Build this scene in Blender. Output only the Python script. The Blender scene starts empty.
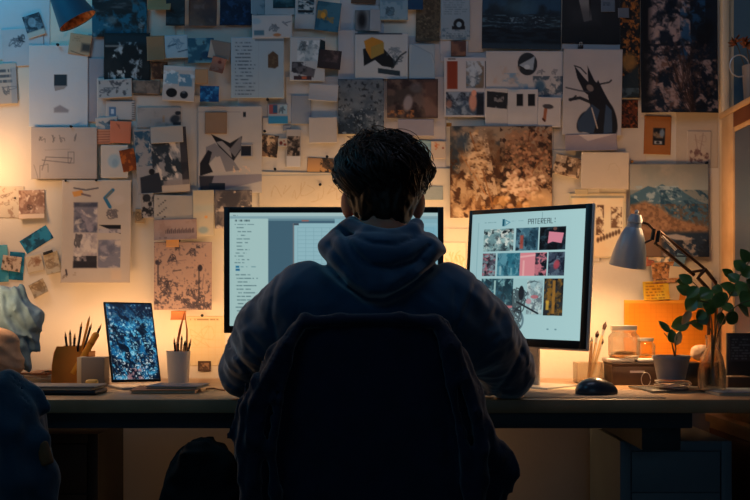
import bpy, bmesh, math, random
import numpy as np
from mathutils import Vector, Matrix, Euler
R = math.radians
COL = bpy.context.scene.collection
F, CX, HY, CZ = 1042.0, 375.0, 305.0, 0.962      # focal length (px), centre column, horizon row, eye height (m)
WALL = 3.20                                        # distance of the back wall

def W(px, py, Y):
    return Vector(((px-CX)/F*Y, Y, CZ+(HY-py)/F*Y))

def lin(c):
    c = np.asarray(c, dtype=np.float64)
    return np.where(c <= .04045, c/12.92, ((c+.055)/1.055)**2.4)

def hx(s):
    if isinstance(s, str):
        s = s.lstrip('#')
        return np.array([int(s[i:i+2], 16)/255 for i in (0, 2, 4)])
    return np.asarray(s, float)

# ---------------------------------------------------------------- materials
def mat(name, col, rough=.6, metal=0, noise=None, bump=0, bscale=200, sheen=0, trans=0, ior=1.45, emit=None, estr=1, coat=0, bdist=.002, spec=.5):
    m = bpy.data.materials.new(name); m.use_nodes = True
    nt = m.node_tree; b = nt.nodes['Principled BSDF']
    c = (*lin(hx(col)), 1)
    b.inputs['Base Color'].default_value = c
    b.inputs['Roughness'].default_value = rough
    b.inputs['Metallic'].default_value = metal
    b.inputs['Sheen Weight'].default_value = sheen
    b.inputs['Transmission Weight'].default_value = trans
    b.inputs['Coat Weight'].default_value = coat
    b.inputs['IOR'].default_value = ior
    b.inputs['Specular IOR Level'].default_value = spec
    tc = nt.nodes.new('ShaderNodeTexCoord')
    if noise:
        c2, sc = noise
        n = nt.nodes.new('ShaderNodeTexNoise'); n.inputs['Scale'].default_value = sc; n.inputs['Detail'].default_value = 6
        nt.links.new(tc.outputs['Object'], n.inputs['Vector'])
        r = nt.nodes.new('ShaderNodeValToRGB')
        r.color_ramp.elements[0].position = .35; r.color_ramp.elements[1].position = .68
        r.color_ramp.elements[0].color = c; r.color_ramp.elements[1].color = (*lin(hx(c2)), 1)
        nt.links.new(n.outputs['Fac'], r.inputs['Fac']); nt.links.new(r.outputs['Color'], b.inputs['Base Color'])
    if bump:
        n = nt.nodes.new('ShaderNodeTexNoise'); n.inputs['Scale'].default_value = bscale; n.inputs['Detail'].default_value = 4
        nt.links.new(tc.outputs['Object'], n.inputs['Vector'])
        bp = nt.nodes.new('ShaderNodeBump'); bp.inputs['Strength'].default_value = bump; bp.inputs['Distance'].default_value = bdist
        nt.links.new(n.outputs['Fac'], bp.inputs['Height']); nt.links.new(bp.outputs['Normal'], b.inputs['Normal'])
    if emit is not None:
        b.inputs['Emission Color'].default_value = (*lin(hx(emit)), 1)
        b.inputs['Emission Strength'].default_value = estr
    return m

def print_mat():
    m = bpy.data.materials.new('printed_paper'); m.use_nodes = True
    nt = m.node_tree; b = nt.nodes['Principled BSDF']
    a = nt.nodes.new('ShaderNodeVertexColor'); a.layer_name = 'print'
    nt.links.new(a.outputs['Color'], b.inputs['Base Color'])
    b.inputs['Roughness'].default_value = .72
    b.inputs['Specular IOR Level'].default_value = .25
    tc = nt.nodes.new('ShaderNodeTexCoord')
    n = nt.nodes.new('ShaderNodeTexNoise'); n.inputs['Scale'].default_value = 14; n.inputs['Detail'].default_value = 3
    nt.links.new(tc.outputs['Object'], n.inputs['Vector'])
    bp = nt.nodes.new('ShaderNodeBump'); bp.inputs['Strength'].default_value = .5; bp.inputs['Distance'].default_value = .006
    nt.links.new(n.outputs['Fac'], bp.inputs['Height']); nt.links.new(bp.outputs['Normal'], b.inputs['Normal'])
    return m

def screen_mat(k):
    m = bpy.data.materials.new('lit_screen'); m.use_nodes = True
    nt = m.node_tree; b = nt.nodes['Principled BSDF']
    a = nt.nodes.new('ShaderNodeVertexColor'); a.layer_name = 'print'
    b.inputs['Base Color'].default_value = (.01, .01, .012, 1); b.inputs['Roughness'].default_value = .25
    b.inputs['Specular IOR Level'].default_value = .2
    nt.links.new(a.outputs['Color'], b.inputs['Emission Color'])
    b.inputs['Emission Strength'].default_value = k
    return m

# ---------------------------------------------------------------- object helpers
def link(o, parent=None):
    COL.objects.link(o)
    if parent is not None: o.parent = parent
    return o
def tag(o, label, cat, group=None):
    o['label'] = label; o['category'] = cat
    if group: o['group'] = group
    return o
def struct(o):
    o['kind'] = 'structure'; return o
def empty(name, loc, label, cat, group=None, rz=0):
    o = bpy.data.objects.new(name, None); o.location = loc; o.rotation_euler.z = rz
    o.empty_display_size = .05
    link(o); return tag(o, label, cat, group)
def mesh_obj(name, verts, faces, m, parent=None, smooth=True, loc=None):
    me = bpy.data.meshes.new(name)
    me.from_pydata([tuple(map(float, v)) for v in verts], [], [tuple(map(int, f)) for f in faces])
    me.materials.append(m)
    if smooth: me.polygons.foreach_set('use_smooth', [True]*len(me.polygons))
    me.update()
    o = bpy.data.objects.new(name, me)
    if loc is not None: o.location = loc
    return link(o, parent)

class MB:
    """collects shapes into one bmesh"""
    def __init__(s): s.bm = bmesh.new()
    def box(s, x0, y0, z0, x1, y1, z1, bev=0, seg=2, M=None):
        r = bmesh.ops.create_cube(s.bm, size=1)
        vs = r['verts']
        for v in vs:
            v.co = Vector(((x0+x1)/2+v.co.x*(x1-x0), (y0+y1)/2+v.co.y*(y1-y0), (z0+z1)/2+v.co.z*(z1-z0)))
        if bev:
            es = list({e for v in vs for e in v.link_edges})
            r2 = bmesh.ops.bevel(s.bm, geom=es, offset=bev, segments=seg, profile=.5, affect='EDGES')
            vs = list({v for f in r2['faces'] for v in f.verts} | {v for v in vs if v.is_valid})
        if M is not None:
            for v in vs: v.co = M @ v.co
        return s
    def lathe(s, prof, M=None, n=32, close=False):
        rings = []
        for r, z in prof:
            if r < 1e-6:
                v = s.bm.verts.new((0, 0, z)); rings.append([v]); continue
            rings.append([s.bm.verts.new((r*math.cos(2*math.pi*k/n), r*math.sin(2*math.pi*k/n), z)) for k in range(n)])
        allv = [v for q in rings for v in q]
        pairs = list(zip(rings[:-1], rings[1:]))
        if close: pairs.append((rings[-1], rings[0]))
        for a, b in pairs:
            for k in range(n):
                k2 = (k+1) % n
                if len(a) == 1 and len(b) == 1: continue
                if len(a) == 1: s.bm.faces.new((a[0], b[k2], b[k]))
                elif len(b) == 1: s.bm.faces.new((a[k], a[k2], b[0]))
                else: s.bm.faces.new((a[k], a[k2], b[k2], b[k]))
        if M is not None:
            for v in allv: v.co = M @ v.co
        return s
    def tube(s, pts, rad, n=8, flat=1.0):
        pts = [Vector(p) for p in pts]
        if not hasattr(rad, '__len__'): rad = [rad]*len(pts)
        rings = []; up = None
        for i, p in enumerate(pts):
            t = (pts[min(i+1, len(pts)-1)]-pts[max(i-1, 0)])
            if t.length < 1e-9: t = Vector((0, 0, 1))
            t.normalize()
            if up is None:
                up = Vector((0, 0, 1)) if abs(t.z) < .9 else Vector((1, 0, 0))
            a = (up - t*up.dot(t)).normalized(); b = t.cross(a); up = a
            rings.append([s.bm.verts.new(p+(a*math.cos(2*math.pi*k/n)*flat+b*math.sin(2*math.pi*k/n))*rad[i]) for k in range(n)])
        for a, b in zip(rings[:-1], rings[1:]):
            for k in range(n): s.bm.faces.new((a[k], a[(k+1) % n], b[(k+1) % n], b[k]))
        s.bm.faces.new(rings[0][::-1]); s.bm.faces.new(rings[-1])
        return s
    def ball(s, c, r, sc=(1, 1, 1), n=16):
        M = Matrix.Translation(c) @ Matrix.Diagonal((sc[0]*r, sc[1]*r, sc[2]*r, 1))
        bmesh.ops.create_uvsphere(s.bm, u_segments=n, v_segments=max(6, n//2), radius=1, matrix=M); return s
    def leaf(s, p, d, nrm, L, wd, bend=.2, th=.0006):
        d = Vector(d).normalized(); nrm = Vector(nrm); nrm = (nrm-d*nrm.dot(d)).normalized(); sd = d.cross(nrm)
        N, K = 10, 6
        g = {}
        for side in (0, 1):
            for i in range(N+1):
                t = i/N
                w = wd*.5*(math.sin(math.pi*min(1, t**.8))**.7 if 0 < t < 1 else .02)
                for j in range(K+1):
                    u = j/K*2-1
                    q = Vector(p)+d*(L*t)+sd*(w*u)+nrm*(-bend*L*t*t + abs(u)*w*.25) + nrm*(th*side)
                    g[side, i, j] = s.bm.verts.new(q)
        for side in (0, 1):
            for i in range(N):
                for j in range(K):
                    f = [g[side, i, j], g[side, i+1, j], g[side, i+1, j+1], g[side, i, j+1]]
                    s.bm.faces.new(f if side else f[::-1])
        for i in range(N):
            s.bm.faces.new([g[0, i, 0], g[0, i+1, 0], g[1, i+1, 0], g[1, i, 0]])
            s.bm.faces.new([g[1, i, K], g[1, i+1, K], g[0, i+1, K], g[0, i, K]])
        for j in range(K):
            s.bm.faces.new([g[1, 0, j], g[1, 0, j+1], g[0, 0, j+1], g[0, 0, j]])
            s.bm.faces.new([g[0, N, j], g[0, N, j+1], g[1, N, j+1], g[1, N, j]])
        return s
    def build(s, name, m, parent=None, smooth=True, origin=None):
        bmesh.ops.recalc_face_normals(s.bm, faces=s.bm.faces[:])
        if origin is not None:
            for v in s.bm.verts: v.co -= Vector(origin)
        me = bpy.data.meshes.new(name); s.bm.to_mesh(me); s.bm.free()
        me.materials.append(m)
        if smooth:
            me.polygons.foreach_set('use_smooth', [True]*len(me.polygons))
            try: me.set_sharp_from_angle(angle=R(35))
            except Exception: pass
        o = bpy.data.objects.new(name, me)
        if origin is not None: o.location = origin
        return link(o, parent)

# ---------------------------------------------------------------- noise
def _hash(ix, iy, iz, seed):
    h = (ix.astype(np.int64)*374761393 + iy.astype(np.int64)*668265263 + iz.astype(np.int64)*1274126177 + seed*974634777) & 0xffffffff
    h = ((h ^ (h >> 13))*1274126177) & 0xffffffff
    h = (h ^ (h >> 16)) & 0xffff
    return h/65535.0
def vnoise(x, y, seed=0, z=None):
    x = np.asarray(x, float); y = np.asarray(y, float)
    ix, iy = np.floor(x), np.floor(y); fx, fy = x-ix, y-iy
    fx = fx*fx*(3-2*fx); fy = fy*fy*(3-2*fy)
    if z is None:
        o = np.zeros_like(ix)
        h = lambda a, b: _hash(ix+a, iy+b, o, seed)
        return (h(0,0)*(1-fx)+h(1,0)*fx)*(1-fy)+(h(0,1)*(1-fx)+h(1,1)*fx)*fy
    iz = np.floor(z); fz = z-iz; fz = fz*fz*(3-2*fz)
    h = lambda a, b, c: _hash(ix+a, iy+b, iz+c, seed)
    l0 = (h(0,0,0)*(1-fx)+h(1,0,0)*fx)*(1-fy)+(h(0,1,0)*(1-fx)+h(1,1,0)*fx)*fy
    l1 = (h(0,0,1)*(1-fx)+h(1,0,1)*fx)*(1-fy)+(h(0,1,1)*(1-fx)+h(1,1,1)*fx)*fy
    return l0*(1-fz)+l1*fz
def fbm(x, y, seed=0, oct=4, z=None):
    a, s, t = .5, 0, 0
    for k in range(oct):
        s = s + a*vnoise(x*2**k+k*7.3, y*2**k+k*3.1, seed+k, None if z is None else z*2**k+k*1.7); t += a; a *= .55
    return s/t
def sstep(a, b, x):
    t = np.clip((x-a)/(b-a), 0, 1); return t*t*(3-2*t)

# ---------------------------------------------------------------- canvas: prints drawn vertex by vertex, in photo pixels
class Cv:
    def __init__(s, x0, y0, x1, y1, bg='#d8d3cc', res=1.35, soft=.6):
        s.b = (x0, y0, x1, y1); s.soft = soft
        nx = max(4, int((x1-x0)*res)+1); ny = max(4, int((y1-y0)*res)+1)
        s.nx, s.ny = nx, ny
        s.X, s.Y = np.meshgrid(np.linspace(x0, x1, nx), np.linspace(y0, y1, ny))
        s.C = np.ones((ny, nx, 3))*hx(bg)
    def mix(s, m, c):
        c = hx(c) if isinstance(c, str) or np.ndim(c) == 1 else c
        s.C = s.C*(1-m[..., None])+c*m[..., None]; return s
    def _box(s, x0, y0, x1, y1, rot=0, soft=None):
        f = soft or s.soft
        cx, cy = (x0+x1)/2, (y0+y1)/2; a = R(rot)
        dx, dy = s.X-cx, s.Y-cy
        u = dx*math.cos(a)+dy*math.sin(a); v = -dx*math.sin(a)+dy*math.cos(a)
        d = np.maximum(abs(u)-(x1-x0)/2, abs(v)-(y1-y0)/2)
        return np.clip(.5-d/f, 0, 1)
    def rect(s, x0, y0, x1, y1, c, a=1, rot=0, soft=None): return s.mix(s._box(x0, y0, x1, y1, rot, soft)*a, c)
    def ell(s, cx, cy, rx, ry, c, a=1, rot=0, soft=None):
        t = R(rot); dx, dy = s.X-cx, s.Y-cy
        u = dx*math.cos(t)+dy*math.sin(t); v = -dx*math.sin(t)+dy*math.cos(t)
        d = (np.sqrt((u/rx)**2+(v/ry)**2)-1)*min(rx, ry)
        return s.mix(np.clip(.5-d/(soft or s.soft), 0, 1)*a, c)
    def _pmask(s, pts, soft=None):
        ins = np.zeros(s.X.shape, bool); dm = np.full(s.X.shape, 1e9)
        for (ax, ay), (bx, by) in zip(pts, pts[1:]+pts[:1]):
            c = (ay > s.Y) != (by > s.Y)
            xx = ax+(s.Y-ay)*(bx-ax)/((by-ay) or 1e-9)
            ins ^= c & (s.X < xx)
            L2 = max((bx-ax)**2+(by-ay)**2, 1e-9)
            t = np.clip(((s.X-ax)*(bx-ax)+(s.Y-ay)*(by-ay))/L2, 0, 1)
            dm = np.minimum(dm, np.hypot(s.X-ax-t*(bx-ax), s.Y-ay-t*(by-ay)))
        return np.clip(.5-np.where(ins, -dm, dm)/(soft or s.soft), 0, 1)
    def poly(s, pts, c, a=1, soft=None): return s.mix(s._pmask(pts, soft)*a, c)
    def line(s, pts, w, c, a=1):
        dm = np.full(s.X.shape, 1e9)
        for (ax, ay), (bx, by) in zip(pts, pts[1:]):
            L2 = max((bx-ax)**2+(by-ay)**2, 1e-9)
            t = np.clip(((s.X-ax)*(bx-ax)+(s.Y-ay)*(by-ay))/L2, 0, 1)
            dm = np.minimum(dm, np.hypot(s.X-ax-t*(bx-ax), s.Y-ay-t*(by-ay)))
        return s.mix(np.clip((w/2+s.soft/2-dm)/s.soft, 0, 1)*a*.9, c)
    def noise(s, c, sc=8, lo=.45, hi=.6, seed=1, box=None, a=1, sy=1, oct=4, warp=0, rot=0):
        X, Y = s.X, s.Y
        if rot:
            t = R(rot); X, Y = X*math.cos(t)+Y*math.sin(t), -X*math.sin(t)+Y*math.cos(t)
        if warp:
            X = X+warp*(fbm(s.X/sc, s.Y/sc, seed+50, 3)-.5); Y = Y+warp*(fbm(s.X/sc, s.Y/sc, seed+60, 3)-.5)
        mid, hw = (lo+hi)/2, (hi-lo)/2*1.5+.02
        m = sstep(mid-hw, mid+hw, fbm(X/sc, Y/(sc*sy), seed, oct+1))*a*.92
        if box is not None: m = m*(s._box(*box) if len(box) < 6 else s._box(*box[:4], box[4]))
        return s.mix(m, c)
    def grad(s, c0, c1, box=None, horiz=False, a=1):
        x0, y0, x1, y1 = (box or s.b)[:4]
        t = np.clip((s.X-x0)/(x1-x0) if horiz else (s.Y-y0)/(y1-y0), 0, 1)[..., None]
        c = hx(c0)*(1-t)+hx(c1)*t
        m = np.ones(s.X.shape) if box is None else s._box(*box)
        return s.mix(m*a, c)
    def text(s, x0, y0, x1, y1, n, c, a=.8, seed=1, w=.55, ragged=.3):
        rr = random.Random(seed); st = (y1-y0)/n
        for k in range(n):
            xe = x1-(x1-x0)*ragged*rr.random(); y = y0+(k+.5)*st
            m = s._box(x0, y-st*w/2, xe, y+st*w/2)*sstep(.2, .6, vnoise(s.X/1.3, np.full(s.X.shape, k*9.7), seed))
            s.mix(m*a, c)
        return s
    def scrib(s, cx, cy, rx, ry, c, n=14, w=.8, seed=1, a=.7):
        rr = random.Random(seed); pts = []
        for k in range(n):
            pts.append((cx+rx*(rr.random()*2-1), cy+ry*(rr.random()*2-1)))
        q = []
        for i in range(len(pts)-1):
            p0 = pts[max(i-1, 0)]; p1 = pts[i]; p2 = pts[i+1]; p3 = pts[min(i+2, len(pts)-1)]
            for t in (0, .33, .66):
                q.append(tuple(.5*((2*p1[j])+(-p0[j]+p2[j])*t+(2*p0[j]-5*p1[j]+4*p2[j]-p3[j])*t*t+(-p0[j]+3*p1[j]-3*p2[j]+p3[j])*t**3) for j in (0, 1)))
        return s.line(q, w, c, a)
    def grid(s, x0, y0, x1, y1, nx, ny, c, w=.4, a=.5):
        for i in range(nx+1): s.line([(x0+(x1-x0)*i/nx, y0), (x0+(x1-x0)*i/nx, y1)], w, c, a)
        for i in range(ny+1): s.line([(x0, y0+(y1-y0)*i/ny), (x1, y0+(y1-y0)*i/ny)], w, c, a)
        return s
    def photo(s, x0, y0, x1, y1, cols, seed=1, sc=6, rot=0, warp=8, sy=1):
        b = (x0, y0, x1, y1, rot)
        s.rect(x0, y0, x1, y1, cols[0], rot=rot)
        for k, c in enumerate(cols[1:]):
            s.noise(c, sc*(1-.12*k), .44+.03*k, .56+.03*k, seed+k*11, b, warp=warp, sy=sy)
        return s

PAPERS = []
def paper(name, cv, label, cat, rot=0, curl=None, group=None, bow=0, lift=0):
    PAPERS.append(dict(name=name, cv=cv, label=label, cat=cat, rot=rot, curl=curl, group=group, bow=bow, lift=lift))
    return cv

def grid_mesh(name, cv, w, h, depth_fn, th):
    """printed sheet: front grid (vertex-painted), a back grid and a rim, as one closed thin mesh"""
    nx, ny = cv.nx, cv.ny
    u = np.linspace(-.5, .5, nx); v = np.linspace(.5, -.5, ny)
    U, V = np.meshgrid(u, v)
    D = depth_fn(U+.5, .5-V)
    P = np.stack([U*w, -D, V*h], -1).reshape(-1, 3)
    B = np.stack([U*w, -D+th, V*h], -1).reshape(-1, 3)
    idx = np.arange(nx*ny).reshape(ny, nx); n = nx*ny
    a, b, c, d = idx[:-1, :-1].ravel(), idx[1:, :-1].ravel(), idx[1:, 1:].ravel(), idx[:-1, 1:].ravel()
    f1 = np.stack([a, b, c, d], 1); f2 = np.stack([d, c, b, a], 1)+n
    loop = np.concatenate([idx[0, :-1], idx[:-1, -1], idx[-1, :0:-1], idx[:0:-1, 0]])
    l2 = np.roll(loop, -1)
    f3 = np.stack([loop, l2, l2+n, loop+n], 1)
    F_ = np.concatenate([f1, f2, f3]).astype(np.int32)
    me = bpy.data.meshes.new(name)
    me.vertices.add(2*n); me.vertices.foreach_set('co', np.concatenate([P, B]).astype(np.float32).ravel())
    me.loops.add(F_.size); me.loops.foreach_set('vertex_index', F_.ravel())
    me.polygons.add(len(F_)); me.polygons.foreach_set('loop_start', np.arange(0, F_.size, 4, dtype=np.int32))
    sm = np.ones(len(F_), bool); sm[len(f1)+len(f2):] = False
    me.polygons.foreach_set('use_smooth', sm)
    me.update(calc_edges=True)
    at = me.color_attributes.new('print', 'FLOAT_COLOR', 'POINT')
    C = np.ones((2*n, 4), np.float32); C[:n, :3] = lin(np.clip(cv.C, 0, 1)).reshape(-1, 3)
    C[n:, :3] = .55
    at.data.foreach_set('color', C.ravel())
    return me

def place_papers(m):
    prev = []
    for i, p in enumerate(PAPERS):
        x0, y0, x1, y1 = p['cv'].b
        cx, cy = (x0+x1)/2, (y0+y1)/2; a = abs(R(p['rot']))
        hw = (x1-x0)/2*math.cos(a)+(y1-y0)/2*math.sin(a); hh = (x1-x0)/2*math.sin(a)+(y1-y0)/2*math.cos(a)
        bb = (cx-hw-1, cy-hh-1, cx+hw+1, cy+hh+1)
        lev = 0
        for q in prev:
            o = q['bb']
            if bb[0] < o[2] and o[0] < bb[2] and bb[1] < o[3] and o[1] < bb[3]:
                lev = max(lev, q['lev']+1); q['cov'] = True
        p.update(bb=bb, lev=lev, cov=False); prev.append(p)
    rr = random.Random(5)
    for p in PAPERS:
        cv = p['cv']; x0, y0, x1, y1 = cv.b
        Y = WALL-.0012-.0019*p['lev']
        s = Y/F; w, h = (x1-x0)*s, (y1-y0)*s
        c = p['curl']
        if c is None: c = 0 if p['cov'] else rr.uniform(.001, .004)
        bow = p['bow']; k = rr.uniform(-1, 1)*(.0 if p['cov'] else .0015)
        def dep(U, V, c=c, bow=bow, k=k):
            return c*V**3 + bow*np.sin(np.pi*U)*V**2 + abs(k)*(U if k > 0 else 1-U)**3*V
        me = grid_mesh(p['name'], cv, w, h, dep, .0005)
        me.materials.append(m)
        o = bpy.data.objects.new(p['name'], me)
        o.location = W((x0+x1)/2, (y0+y1)/2, Y); o.rotation_euler.y = R(p['rot'])
        link(o); tag(o, p['label'], p['cat'], p['group'])

# ---------------------------------------------------------------- implicit surfaces (smooth unions, surface nets)
class Field:
    def __init__(s, lo, hi, h):
        s.h = h; s.lo = np.array(lo, float)
        n = [int((b-a)/h)+2 for a, b in zip(lo, hi)]
        s.ax = [s.lo[i]+np.arange(n[i])*h for i in range(3)]
        s.D = np.full(n, .08, np.float32)
    def _sub(s, lo, hi):
        sl = []
        for i in range(3):
            a = max(0, int((lo[i]-s.lo[i])/s.h)); b = min(len(s.ax[i]), int((hi[i]-s.lo[i])/s.h)+2)
            sl.append(slice(a, max(a, b)))
        g = np.meshgrid(*[s.ax[i][sl[i]] for i in range(3)], indexing='ij')
        return tuple(sl), g
    def _put(s, sl, d, k):
        a = s.D[sl]
        if k > 0:
            h = np.clip(.5+.5*(a-d)/k, 0, 1)
            s.D[sl] = a*(1-h)+d*h-k*h*(1-h)
        else: s.D[sl] = np.minimum(a, d)
    def cap(s, p0, p1, r0, r1=None, k=.02, sc=(1, 1, 1)):
        r1 = r0 if r1 is None else r1
        p0, p1 = np.array(p0, float), np.array(p1, float); m = max(r0, r1)*max(sc)+k+.03
        sl, (X, Y, Z) = s._sub(np.minimum(p0, p1)-m, np.maximum(p0, p1)+m)
        d = (p1-p0)/sc; L2 = max((d**2).sum(), 1e-12)
        x, y, z = (X-p0[0])/sc[0], (Y-p0[1])/sc[1], (Z-p0[2])/sc[2]
        t = np.clip((x*d[0]+y*d[1]+z*d[2])/L2, 0, 1)
        q = np.sqrt((x-t*d[0])**2+(y-t*d[1])**2+(z-t*d[2])**2)-(r0+(r1-r0)*t)
        s._put(sl, q*min(sc), k); return s
    def ell(s, c, r, k=.02, rot=None):
        m = max(r)+k+.03; c = np.array(c, float)
        sl, (X, Y, Z) = s._sub(c-m, c+m)
        x, y, z = X-c[0], Y-c[1], Z-c[2]
        if rot is not None:
            M = Euler([R(v) for v in rot]).to_matrix().inverted()
            x, y, z = (M[i][0]*x+M[i][1]*y+M[i][2]*z for i in range(3))
        k0 = np.sqrt((x/r[0])**2+(y/r[1])**2+(z/r[2])**2)
        k1 = np.sqrt((x/r[0]**2)**2+(y/r[1]**2)**2+(z/r[2]**2)**2)+1e-9
        s._put(sl, k0*(k0-1)/k1, k); return s
    def loft(s, rows, k=.02, e=2.3, ret=False):
        """rows: (z, cx, cy, half width, half depth)"""
        rows = sorted(rows); A = np.array(rows)
        lo = [(A[:, 1]-A[:, 3]).min()-.06, (A[:, 2]-A[:, 4]).min()-.06, A[0, 0]-.06]
        hi = [(A[:, 1]+A[:, 3]).max()+.06, (A[:, 2]+A[:, 4]).max()+.06, A[-1, 0]+.06]
        sl, (X, Y, Z) = s._sub(lo, hi)
        z1 = s.ax[2][sl[2]]
        I = lambda j: np.interp(z1, A[:, 0], A[:, j])[None, None, :]
        a, b = np.maximum(I(3), .004), np.maximum(I(4), .004)
        q = ((np.abs(X-I(1))/a)**e+(np.abs(Y-I(2))/b)**e)**(1/e)
        d = (q-1)*np.minimum(a, b)
        d = np.maximum(d, np.maximum(Z-A[-1, 0], A[0, 0]-Z))
        if ret: return sl, d
        s._put(sl, d, k); return s
    def warp(s, fn):
        X, Y, Z = np.meshgrid(*s.ax, indexing='ij')
        near = np.abs(s.D) < .05
        s.D[near] += fn(X[near], Y[near], Z[near]).astype(np.float32); return s
    def mesh(s, name, m, parent=None, origin=None, relax=1):
        D = s.D; D[0], D[-1], D[:, 0], D[:, -1], D[:, :, 0], D[:, :, -1] = [.05]*6
        I = D < 0
        S = [slice(0, -1), slice(1, None)]
        cnt = sum(I[S[a], S[b], S[c]].astype(np.int8) for a in (0, 1) for b in (0, 1) for c in (0, 1))
        act = (cnt > 0) & (cnt < 8)
        ci = np.argwhere(act); idm = -np.ones(act.shape, np.int64); idm[act] = np.arange(len(ci))
        acc = np.zeros((len(ci), 3)); num = np.zeros(len(ci))
        cor = [(a, b, c) for a in (0, 1) for b in (0, 1) for c in (0, 1)]
        dv = {c: D[ci[:, 0]+c[0], ci[:, 1]+c[1], ci[:, 2]+c[2]].astype(float) for c in cor}
        for a in cor:
            for ax in range(3):
                if a[ax]: continue
                b = list(a); b[ax] = 1; b = tuple(b)
                da, db = dv[a], dv[b]; msk = (da < 0) != (db < 0)
                t = np.where(msk, da/np.where(msk, da-db, 1), 0)
                P = np.array(a, float)[None]+np.zeros((len(ci), 3)); P[:, ax] += t
                acc += P*msk[:, None]; num += msk
        V = s.lo+(ci+acc/num[:, None])*s.h
        faces = []
        for ax in range(3):
            o1, o2 = [(1, 2), (2, 0), (0, 1)][ax]
            lo_ = [slice(None)]*3; hi_ = [slice(None)]*3
            lo_[ax] = slice(0, -1); hi_[ax] = slice(1, None)
            x = I[tuple(lo_)] != I[tuple(hi_)]
            E = np.argwhere(x)
            E = E[(E[:, o1] > 0) & (E[:, o2] > 0)]
            e1 = np.zeros(3, int); e1[o1] = 1; e2 = np.zeros(3, int); e2[o2] = 1
            q = [E-e1-e2, E-e2, E, E-e1]
            ids = np.stack([idm[t[:, 0], t[:, 1], t[:, 2]] for t in q], 1)
            fl = I[E[:, 0], E[:, 1], E[:, 2]]
            ids[~fl] = ids[~fl][:, ::-1]
            faces.append(ids)
        Fc = np.concatenate(faces); Fc = Fc[(Fc >= 0).all(1)]
        for _ in range(relax):
            sm = np.zeros_like(V); n = np.zeros(len(V))
            for i in range(4):
                for j in (1, 3):
                    np.add.at(sm, Fc[:, i], V[Fc[:, (i+j) % 4]]); np.add.at(n, Fc[:, i], 1)
            V = V*.4+.6*sm/np.maximum(n, 1)[:, None]
        if origin is not None: V = V-np.array(origin)
        me = bpy.data.meshes.new(name)
        me.vertices.add(len(V)); me.vertices.foreach_set('co', V.astype(np.float32).ravel())
        me.loops.add(Fc.size); me.loops.foreach_set('vertex_index', Fc.astype(np.int32).ravel())
        me.polygons.add(len(Fc)); me.polygons.foreach_set('loop_start', np.arange(0, Fc.size, 4, dtype=np.int32))
        me.polygons.foreach_set('use_smooth', np.ones(len(Fc), bool))
        me.update(calc_edges=True); me.materials.append(m)
        o = bpy.data.objects.new(name, me)
        if origin is not None: o.location = origin
        return link(o, parent)

def folds(X, Y, Z, sc, seed, amp, stretch=(1, 1, 1)):
    x, y, z = X/sc/stretch[0], Y/sc/stretch[1], Z/sc/stretch[2]
    n = fbm(x, y, seed, 3, z=z)
    r = 1-np.abs(2*n-1)*3.2
    return -amp*np.clip(r, -1, 1)

def drape(X, Z, wl, slope, seed, amp, wob=2.2, s=.12):
    ph = (X+slope*Z)*math.pi/wl + wob*fbm(X/s, Z/(s*1.6), seed, 3)*math.pi
    return -amp*(1-2*np.abs(np.sin(ph))**.75)
# ================================================================ sheets, prints and drawings pinned to the wall
WH, GR, CR, TAN = '#d9d4cd', '#b9bbc0', '#dccdb4', '#b08a60'
def sheet(x0, y0, x1, y1, label, bg=WH, rot=0, fn=None, name='paper_sheet', cat='paper', **k):
    c = Cv(x0, y0, x1, y1, bg)
    c.C = c.C*.87
    c.noise('#ffffff', 30, .4, .8, int(x0*7+y0) % 97, a=.08).noise('#8d8478', 22, .5, .8, int(x0*3+y0) % 89, a=.14)
    if fn: fn(c)
    return paper(name, c, label, cat, rot, **k)

# ---- backing sheets
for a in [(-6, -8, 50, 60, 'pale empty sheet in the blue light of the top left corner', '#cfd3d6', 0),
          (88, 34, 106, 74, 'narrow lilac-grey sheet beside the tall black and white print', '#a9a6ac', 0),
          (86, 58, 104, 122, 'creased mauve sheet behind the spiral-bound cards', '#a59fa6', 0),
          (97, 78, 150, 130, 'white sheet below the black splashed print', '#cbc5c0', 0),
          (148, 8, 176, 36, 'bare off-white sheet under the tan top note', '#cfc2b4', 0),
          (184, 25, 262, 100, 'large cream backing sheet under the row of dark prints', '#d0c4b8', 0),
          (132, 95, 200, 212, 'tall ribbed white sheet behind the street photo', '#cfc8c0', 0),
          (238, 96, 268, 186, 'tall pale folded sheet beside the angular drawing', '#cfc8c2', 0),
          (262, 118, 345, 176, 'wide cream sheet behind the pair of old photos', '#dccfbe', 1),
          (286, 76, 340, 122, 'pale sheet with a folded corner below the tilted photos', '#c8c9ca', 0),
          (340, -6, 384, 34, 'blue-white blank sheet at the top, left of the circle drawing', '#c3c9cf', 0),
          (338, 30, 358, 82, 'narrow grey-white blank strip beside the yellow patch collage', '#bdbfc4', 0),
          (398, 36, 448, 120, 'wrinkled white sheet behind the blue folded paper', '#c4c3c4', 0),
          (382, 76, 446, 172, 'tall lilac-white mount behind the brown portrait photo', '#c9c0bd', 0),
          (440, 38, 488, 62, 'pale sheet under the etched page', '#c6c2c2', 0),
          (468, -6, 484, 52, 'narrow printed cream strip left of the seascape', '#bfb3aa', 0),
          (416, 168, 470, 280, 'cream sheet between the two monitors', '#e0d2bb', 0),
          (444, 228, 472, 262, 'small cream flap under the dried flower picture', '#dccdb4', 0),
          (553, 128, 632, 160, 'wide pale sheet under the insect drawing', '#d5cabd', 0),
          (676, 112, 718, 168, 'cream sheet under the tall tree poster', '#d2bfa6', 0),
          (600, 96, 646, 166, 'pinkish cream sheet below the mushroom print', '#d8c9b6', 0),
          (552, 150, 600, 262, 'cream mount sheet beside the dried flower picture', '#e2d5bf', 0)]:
    sheet(a[0], a[1], a[2], a[3], a[4], a[5], a[6])

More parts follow.
